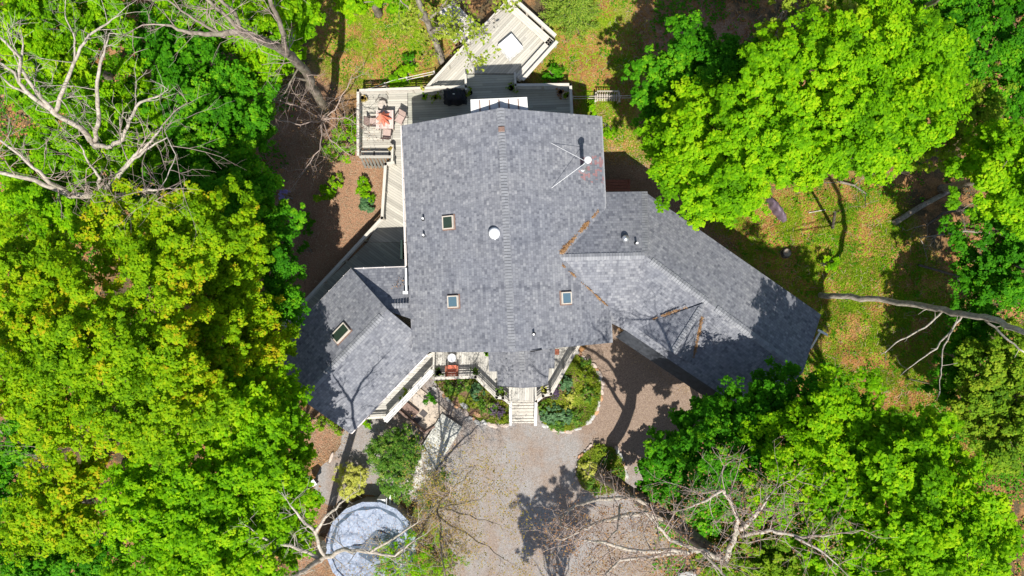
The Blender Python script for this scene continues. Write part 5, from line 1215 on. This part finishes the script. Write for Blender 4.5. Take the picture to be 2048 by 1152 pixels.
for k in range(K+1):
    f = k/K; r_ = (PRAD-.18)*(1-f)
    for a in range(A):
        th = 2*math.pi*a/A; x = pc.x+r_*math.cos(th); y = pc.y+r_*math.sin(th)
        fold = abs(math.sin(th*4.5+.6+.9*math.sin(r_*1.7)))**.35
        z = 1.20-.34*math.sin(min(1, f*1.3)*1.57)+.20*(fold-.8)*min(1, f*4)*min(1, r_/.8)+.13*(float(vnoise(x, y, 1.6, 4))-.5)*min(1, f*5)+.07*(float(vnoise(x, y, 4, 8))-.5)
        vs.append((x, y, z))
fs = [(k*A+i, k*A+(i+1) % A, (k+1)*A+(i+1) % A, (k+1)*A+i) for k in range(K) for i in range(A)]
mb.add(vs, fs); mb.build('cover', M['poolcover'], pool, smooth=True)
m_, nt_, out_ = newmat('puddle_water'); surf(nt_, out_, ramp(nt_, noise(nt_, pos(nt_), 2, 4), [(.35, (.05, .075, .11)), (.65, (.12, .16, .21))]), .06, .8); M['water'] = m_
pdl = rough_outline([(735,1082),(752,1060),(775,1068),(782,1092),(760,1108),(748,1128),(728,1118),(690,1093),(722,1090)], .05, .2, 9)
kx = (CAMH-.93)/CAMH; mb = MB(); mb.add([(x*kx, y*kx, .93) for x, y in pdl], [tuple(range(len(pdl)))]); o = mb.build('puddle', M['water'], pool)
bm = bmesh.new(); bm.from_mesh(o.data); bmesh.ops.triangulate(bm, faces=bm.faces); [f.normal_flip() for f in bm.faces if f.normal.z < 0]; bm.to_mesh(o.data); bm.free()
mb = MB(); vs = []
for k in range(25):
    a = R(18+k*7.2)
    for r_ in (PRAD-.24, PRAD-.42-.06*math.sin(k*1.3)): vs.append((pc.x+r_*math.cos(a), pc.y+r_*math.sin(a), 1.235))
mb.add(vs, [(2*k, 2*k+2, 2*k+3, 2*k+1) for k in range(24)]); mb.build('puddle', M['water'], pool)
c = W(771, 992, 0); t = thing('pool_steps', 'small white pool steps between the round shrub and the pool', 'steps', c); mb = MB()
mb.box(c+Vector((-.05, -.1, .55)), (.5, .5, 1.1)); mb.build('pump_box', M['white'], t, bevel=.03)
for k in range(3): mb = MB(); mb.box(c+Vector((.42+k*.2, .0, .8-.25*k)), (.08, .6, .05)); mb.build('step', M['white'], t)
mb = MB(); mb.tube([c+Vector((.3, .25, 0)), c+Vector((.3, .25, 1.3)), c+Vector((.3, -.3, 1.3))], [.02]*3, 6); mb.build('handrail', M['galv'], t)

r_ = np.random.default_rng(61); q_ = r_.random(420)**.6*(PRAD-.3); a_ = r_.random(420)*6.283
leaf_mesh('leaf_litter', np.column_stack([pc.x+q_*np.cos(a_), pc.y+q_*np.sin(a_), np.full(420, 1.3)]), unit(420, r_)*.3+np.array([0, 0, 1]), .06, r_.random(420), M['litter'], None, aspect=.5, rs=r_)
tag(COL.objects[-1], 'small dead leaves lying on the pool cover', 'dead leaves', kind='stuff')

# ================================================================== GARDEN THINGS
c = W(1212, 200, 0); t = thing('garden_bench', 'weathered slatted bench on the lawn by the thin fence', 'bench', c)
mb = MB()
for k in range(9): mb.box(c+Vector((-.56+k*.14, .02, .45)), (.08, .42, .03))
mb.build('seat', M['teak'], t)
mb = MB()
for k in range(9): mb.box(c+Vector((-.56+k*.14, .27, .68)), (.05, .03, .42))
mb.bar(c+Vector((-.66, .27, .9)), c+Vector((.66, .27, .9)), .05, .06); mb.build('backrest', M['teak'], t)
for s in (-1, 1):
    mb = MB(); mb.bar(c+Vector((s*.68, .28, .64)), c+Vector((s*.72, -.3, .62)), .09, .04); mb.build('armrest', M['teak'], t)
    for y in (-.22, .27): mb = MB(); mb.box(c+Vector((s*.66, y, .31)), (.06, .06, .62)); mb.build('leg', M['teak'], t)
def fence(name, label, pts, zh, n, mat='teak', r=.02, wires=2):
    t = thing(name, label, 'fence', W(*pts[0], 0))
    P = [W(a, b, zh) for a, b in pts]
    for w in range(wires):
        mb = MB(); mb.tube([p-Vector((0, 0, w*zh*.45)) for p in P], [r]*len(P), 6); mb.build('rail', M[mat], t)
    for k in range(n):
        f = k/(n-1)*(len(P)-1); i = min(int(f), len(P)-2); p = P[i].lerp(P[i+1], f-i); mb = MB(); mb.box((p.x, p.y, zh*.5), (.07, .07, zh*1.08)); mb.build('post', M[mat], t)
fence('fence', 'thin rail fence running right from the back deck past the bench', [(1146,193),(1290,191)], 1.0, 4)
fence('garden_fence', 'low pole fence slanting up behind the top railing of the back deck', [(738,178),(785,161),(868,143)], .9, 4, 'fascia')
fence('line_fence', 'thin grey line from the bare tree down to the purple blossoms', [(622,325),(572,392)], 1.2, 2, 'galv', .012, 1)
def stump(px, py, r, label):
    c = W(px, py, 0); c.z = float(gz(c.x, c.y)); t = thing('tree_stump', label, 'stump', c); mb = MB(); mb.lathe(c, [(r*1.5, -.1), (r*1.15, .08), (r, .3)], 14); mb.build('bark', M['barkdark'], t)
    mb = MB(); mb.lathe(c, [(r*.9, .295), (r*.88, .315)], 14); mb.build('cut_top', M['bark'], t)
stump(1468, 84, .22, 'dark tree stump in the shade above the large maple'); stump(1571, 506, .26, 'dark tree stump on the lawn right of the wing roof')
def log(name, label, pts, rs, mat='bark', br=()):
    P = []
    for a, b, z in pts: p = W(a, b, z); p.z += float(gz(p.x, p.y)); P.append(p)
    t = thing(name, label, 'log', P[0]); mb = MB(); mb.tube(P, rs, 9); mb.build('trunk', M[mat], t, smooth=False); mb = MB(); tips = []
    r = np.random.default_rng(len(label))
    for i in br:
        mb = MB(); twigtree(mb, P[i], Vector((r.normal(), r.normal(), .3)), 1.4, .03, 2, r, tips); mb.build('branch', M['bark'], t)
log('fallen_log', 'cut brown log lying on the right lawn below the large maple', [(1789,446,.2),(1845,412,.25),(1905,380,.3)], [.17, .16, .13])
log('fallen_branch', 'crooked dark fallen branch right of the cut log', [(1855,450,.3),(1890,425,.4),(1925,420,.4),(1960,425,.3)], [.06, .07, .08, .07], 'barkdark', (0, 1, 2))
log('fallen_branch', 'forked dead branch lying below the cut log', [(1840,475,.3),(1880,470,.3),(1930,462,.5),(2000,470,.4)], [.03, .05, .06, .05], 'bark', (0, 1, 2, 3))
log('fallen_log', 'thin dark log in the shade above the long leaning trunk', [(1835,530,.15),(1910,552,.2),(1990,578,.2)], [.07, .06, .05], 'barkdark', (1,))
log('fallen_branch', 'short thin stick lying in the lower right grass', [(1812,757,.1),(1862,768,.1)], [.03, .02], 'barkdark')
log('fallen_branch', 'tangled roots and pale sticks at the lower rim of the large maple', [(1675,365,.3),(1705,372,.4),(1730,388,.2)], [.08, .06, .04], 'bark', (0, 1, 1, 2))
log('fence_pole', 'short pale pole lying near the tarp on the right lawn', [(1615,426,.08),(1648,420,.08)], [.035, .03], 'barkpale')
log('garden_post', 'upright dark post whose shade crosses the right lawn', [(1664,455,0),(1668,425,3.0)], [.10, .07], 'barkdark')
# tarp covered thing
c = W(1555, 418, 0); A1, B1 = W(1539, 395, .3), W(1572, 442, .3); L = (B1-A1).length/2; u = (B1-A1).normalized(); v_ = Vector((-u.y, u.x, 0))
mb = MB(); n1, n2 = 20, 12; vs = []
for i in range(n1+1):
    f = i/n1*2-1
    for j in range(n2+1):
        g = j/n2*2-1; w_ = .30*(1-.45*abs(f)**2.5)*(1+.12*math.sin(i*1.3)); h = .62*(1-abs(g)**2.2)*(1-.55*abs(f)**3)+.05*math.sin(i*1.1+j*.9)*(1-abs(g))
        p = A1.lerp(B1, (f+1)/2)+v_*(w_*g); vs.append((p.x, p.y, max(0.0, h)+float(gz(p.x, p.y))-.02))
mb.add(vs, [(i*(n2+1)+j, i*(n2+1)+j+1, (i+1)*(n2+1)+j+1, (i+1)*(n2+1)+j) for i in range(n1) for j in range(n2)]); o = mb.build('covered_woodpile', M['tarp'], smooth=True); tag(o, 'long low pile under a dark purple tarp beside the large maple', 'tarp')
# white box on a post
c = W(634, 958, 0); t = thing('utility_box', 'small white box with dark sides at the left edge of the gravel path', 'box', c); rz = R(35)
mb = MB(); mb.box(c+Vector((0, 0, .85)), (.5, .32, .5), rz); mb.build('box', M['dark'], t, bevel=.02); mb = MB(); mb.box(c+Vector((0, 0, 1.12)), (.54, .36, .04), rz); mb.build('lid', M['white'], t, bevel=.01)
mb = MB(); mb.box(c+Vector((0, 0, .3)), (.1, .1, .62), rz); mb.build('post', M['bark'], t)
# reddish steps in the shade beside the right wing
t = thing('wooden_steps', 'dark red wooden steps in the shade where the right wing meets the house', 'steps', W(1235, 372, 0))
for k in range(4): mb = MB(); c = W(1235, 380-k*6, .5-.1*k); mb.box(c, (1.5, .16, .05)); mb.build('step', M['redwood'], t)
for s in (-1, 1): mb = MB(); c = W(1235, 372, .3); mb.box(c+Vector((s*.7, 0, -.05)), (.05, .8, .3)); mb.build('stringer', M['redwood'], t)
# downspout and small lean-to behind the right gable
mb = MB(); mb.tube([W(1640, 664, 3.9), W(1630, 682, 3.9), W(1622, 696, 4.4)], [.05]*3, 8); mb.bar(W(1636, 660, 3.6), W(1655, 670, 3.6), .12, .06); mb.build('downspout', M['white'], house)
o = bpy.data.objects.new('boulder', rocks[2]); COL.objects.link(o); o.location = W(1378, 1150, .3); o.scale = (.7, .45, .5); tag(o, 'white object half hidden by branches at the bottom edge', 'boulder')  # rock mesh standing in for an unidentified white object
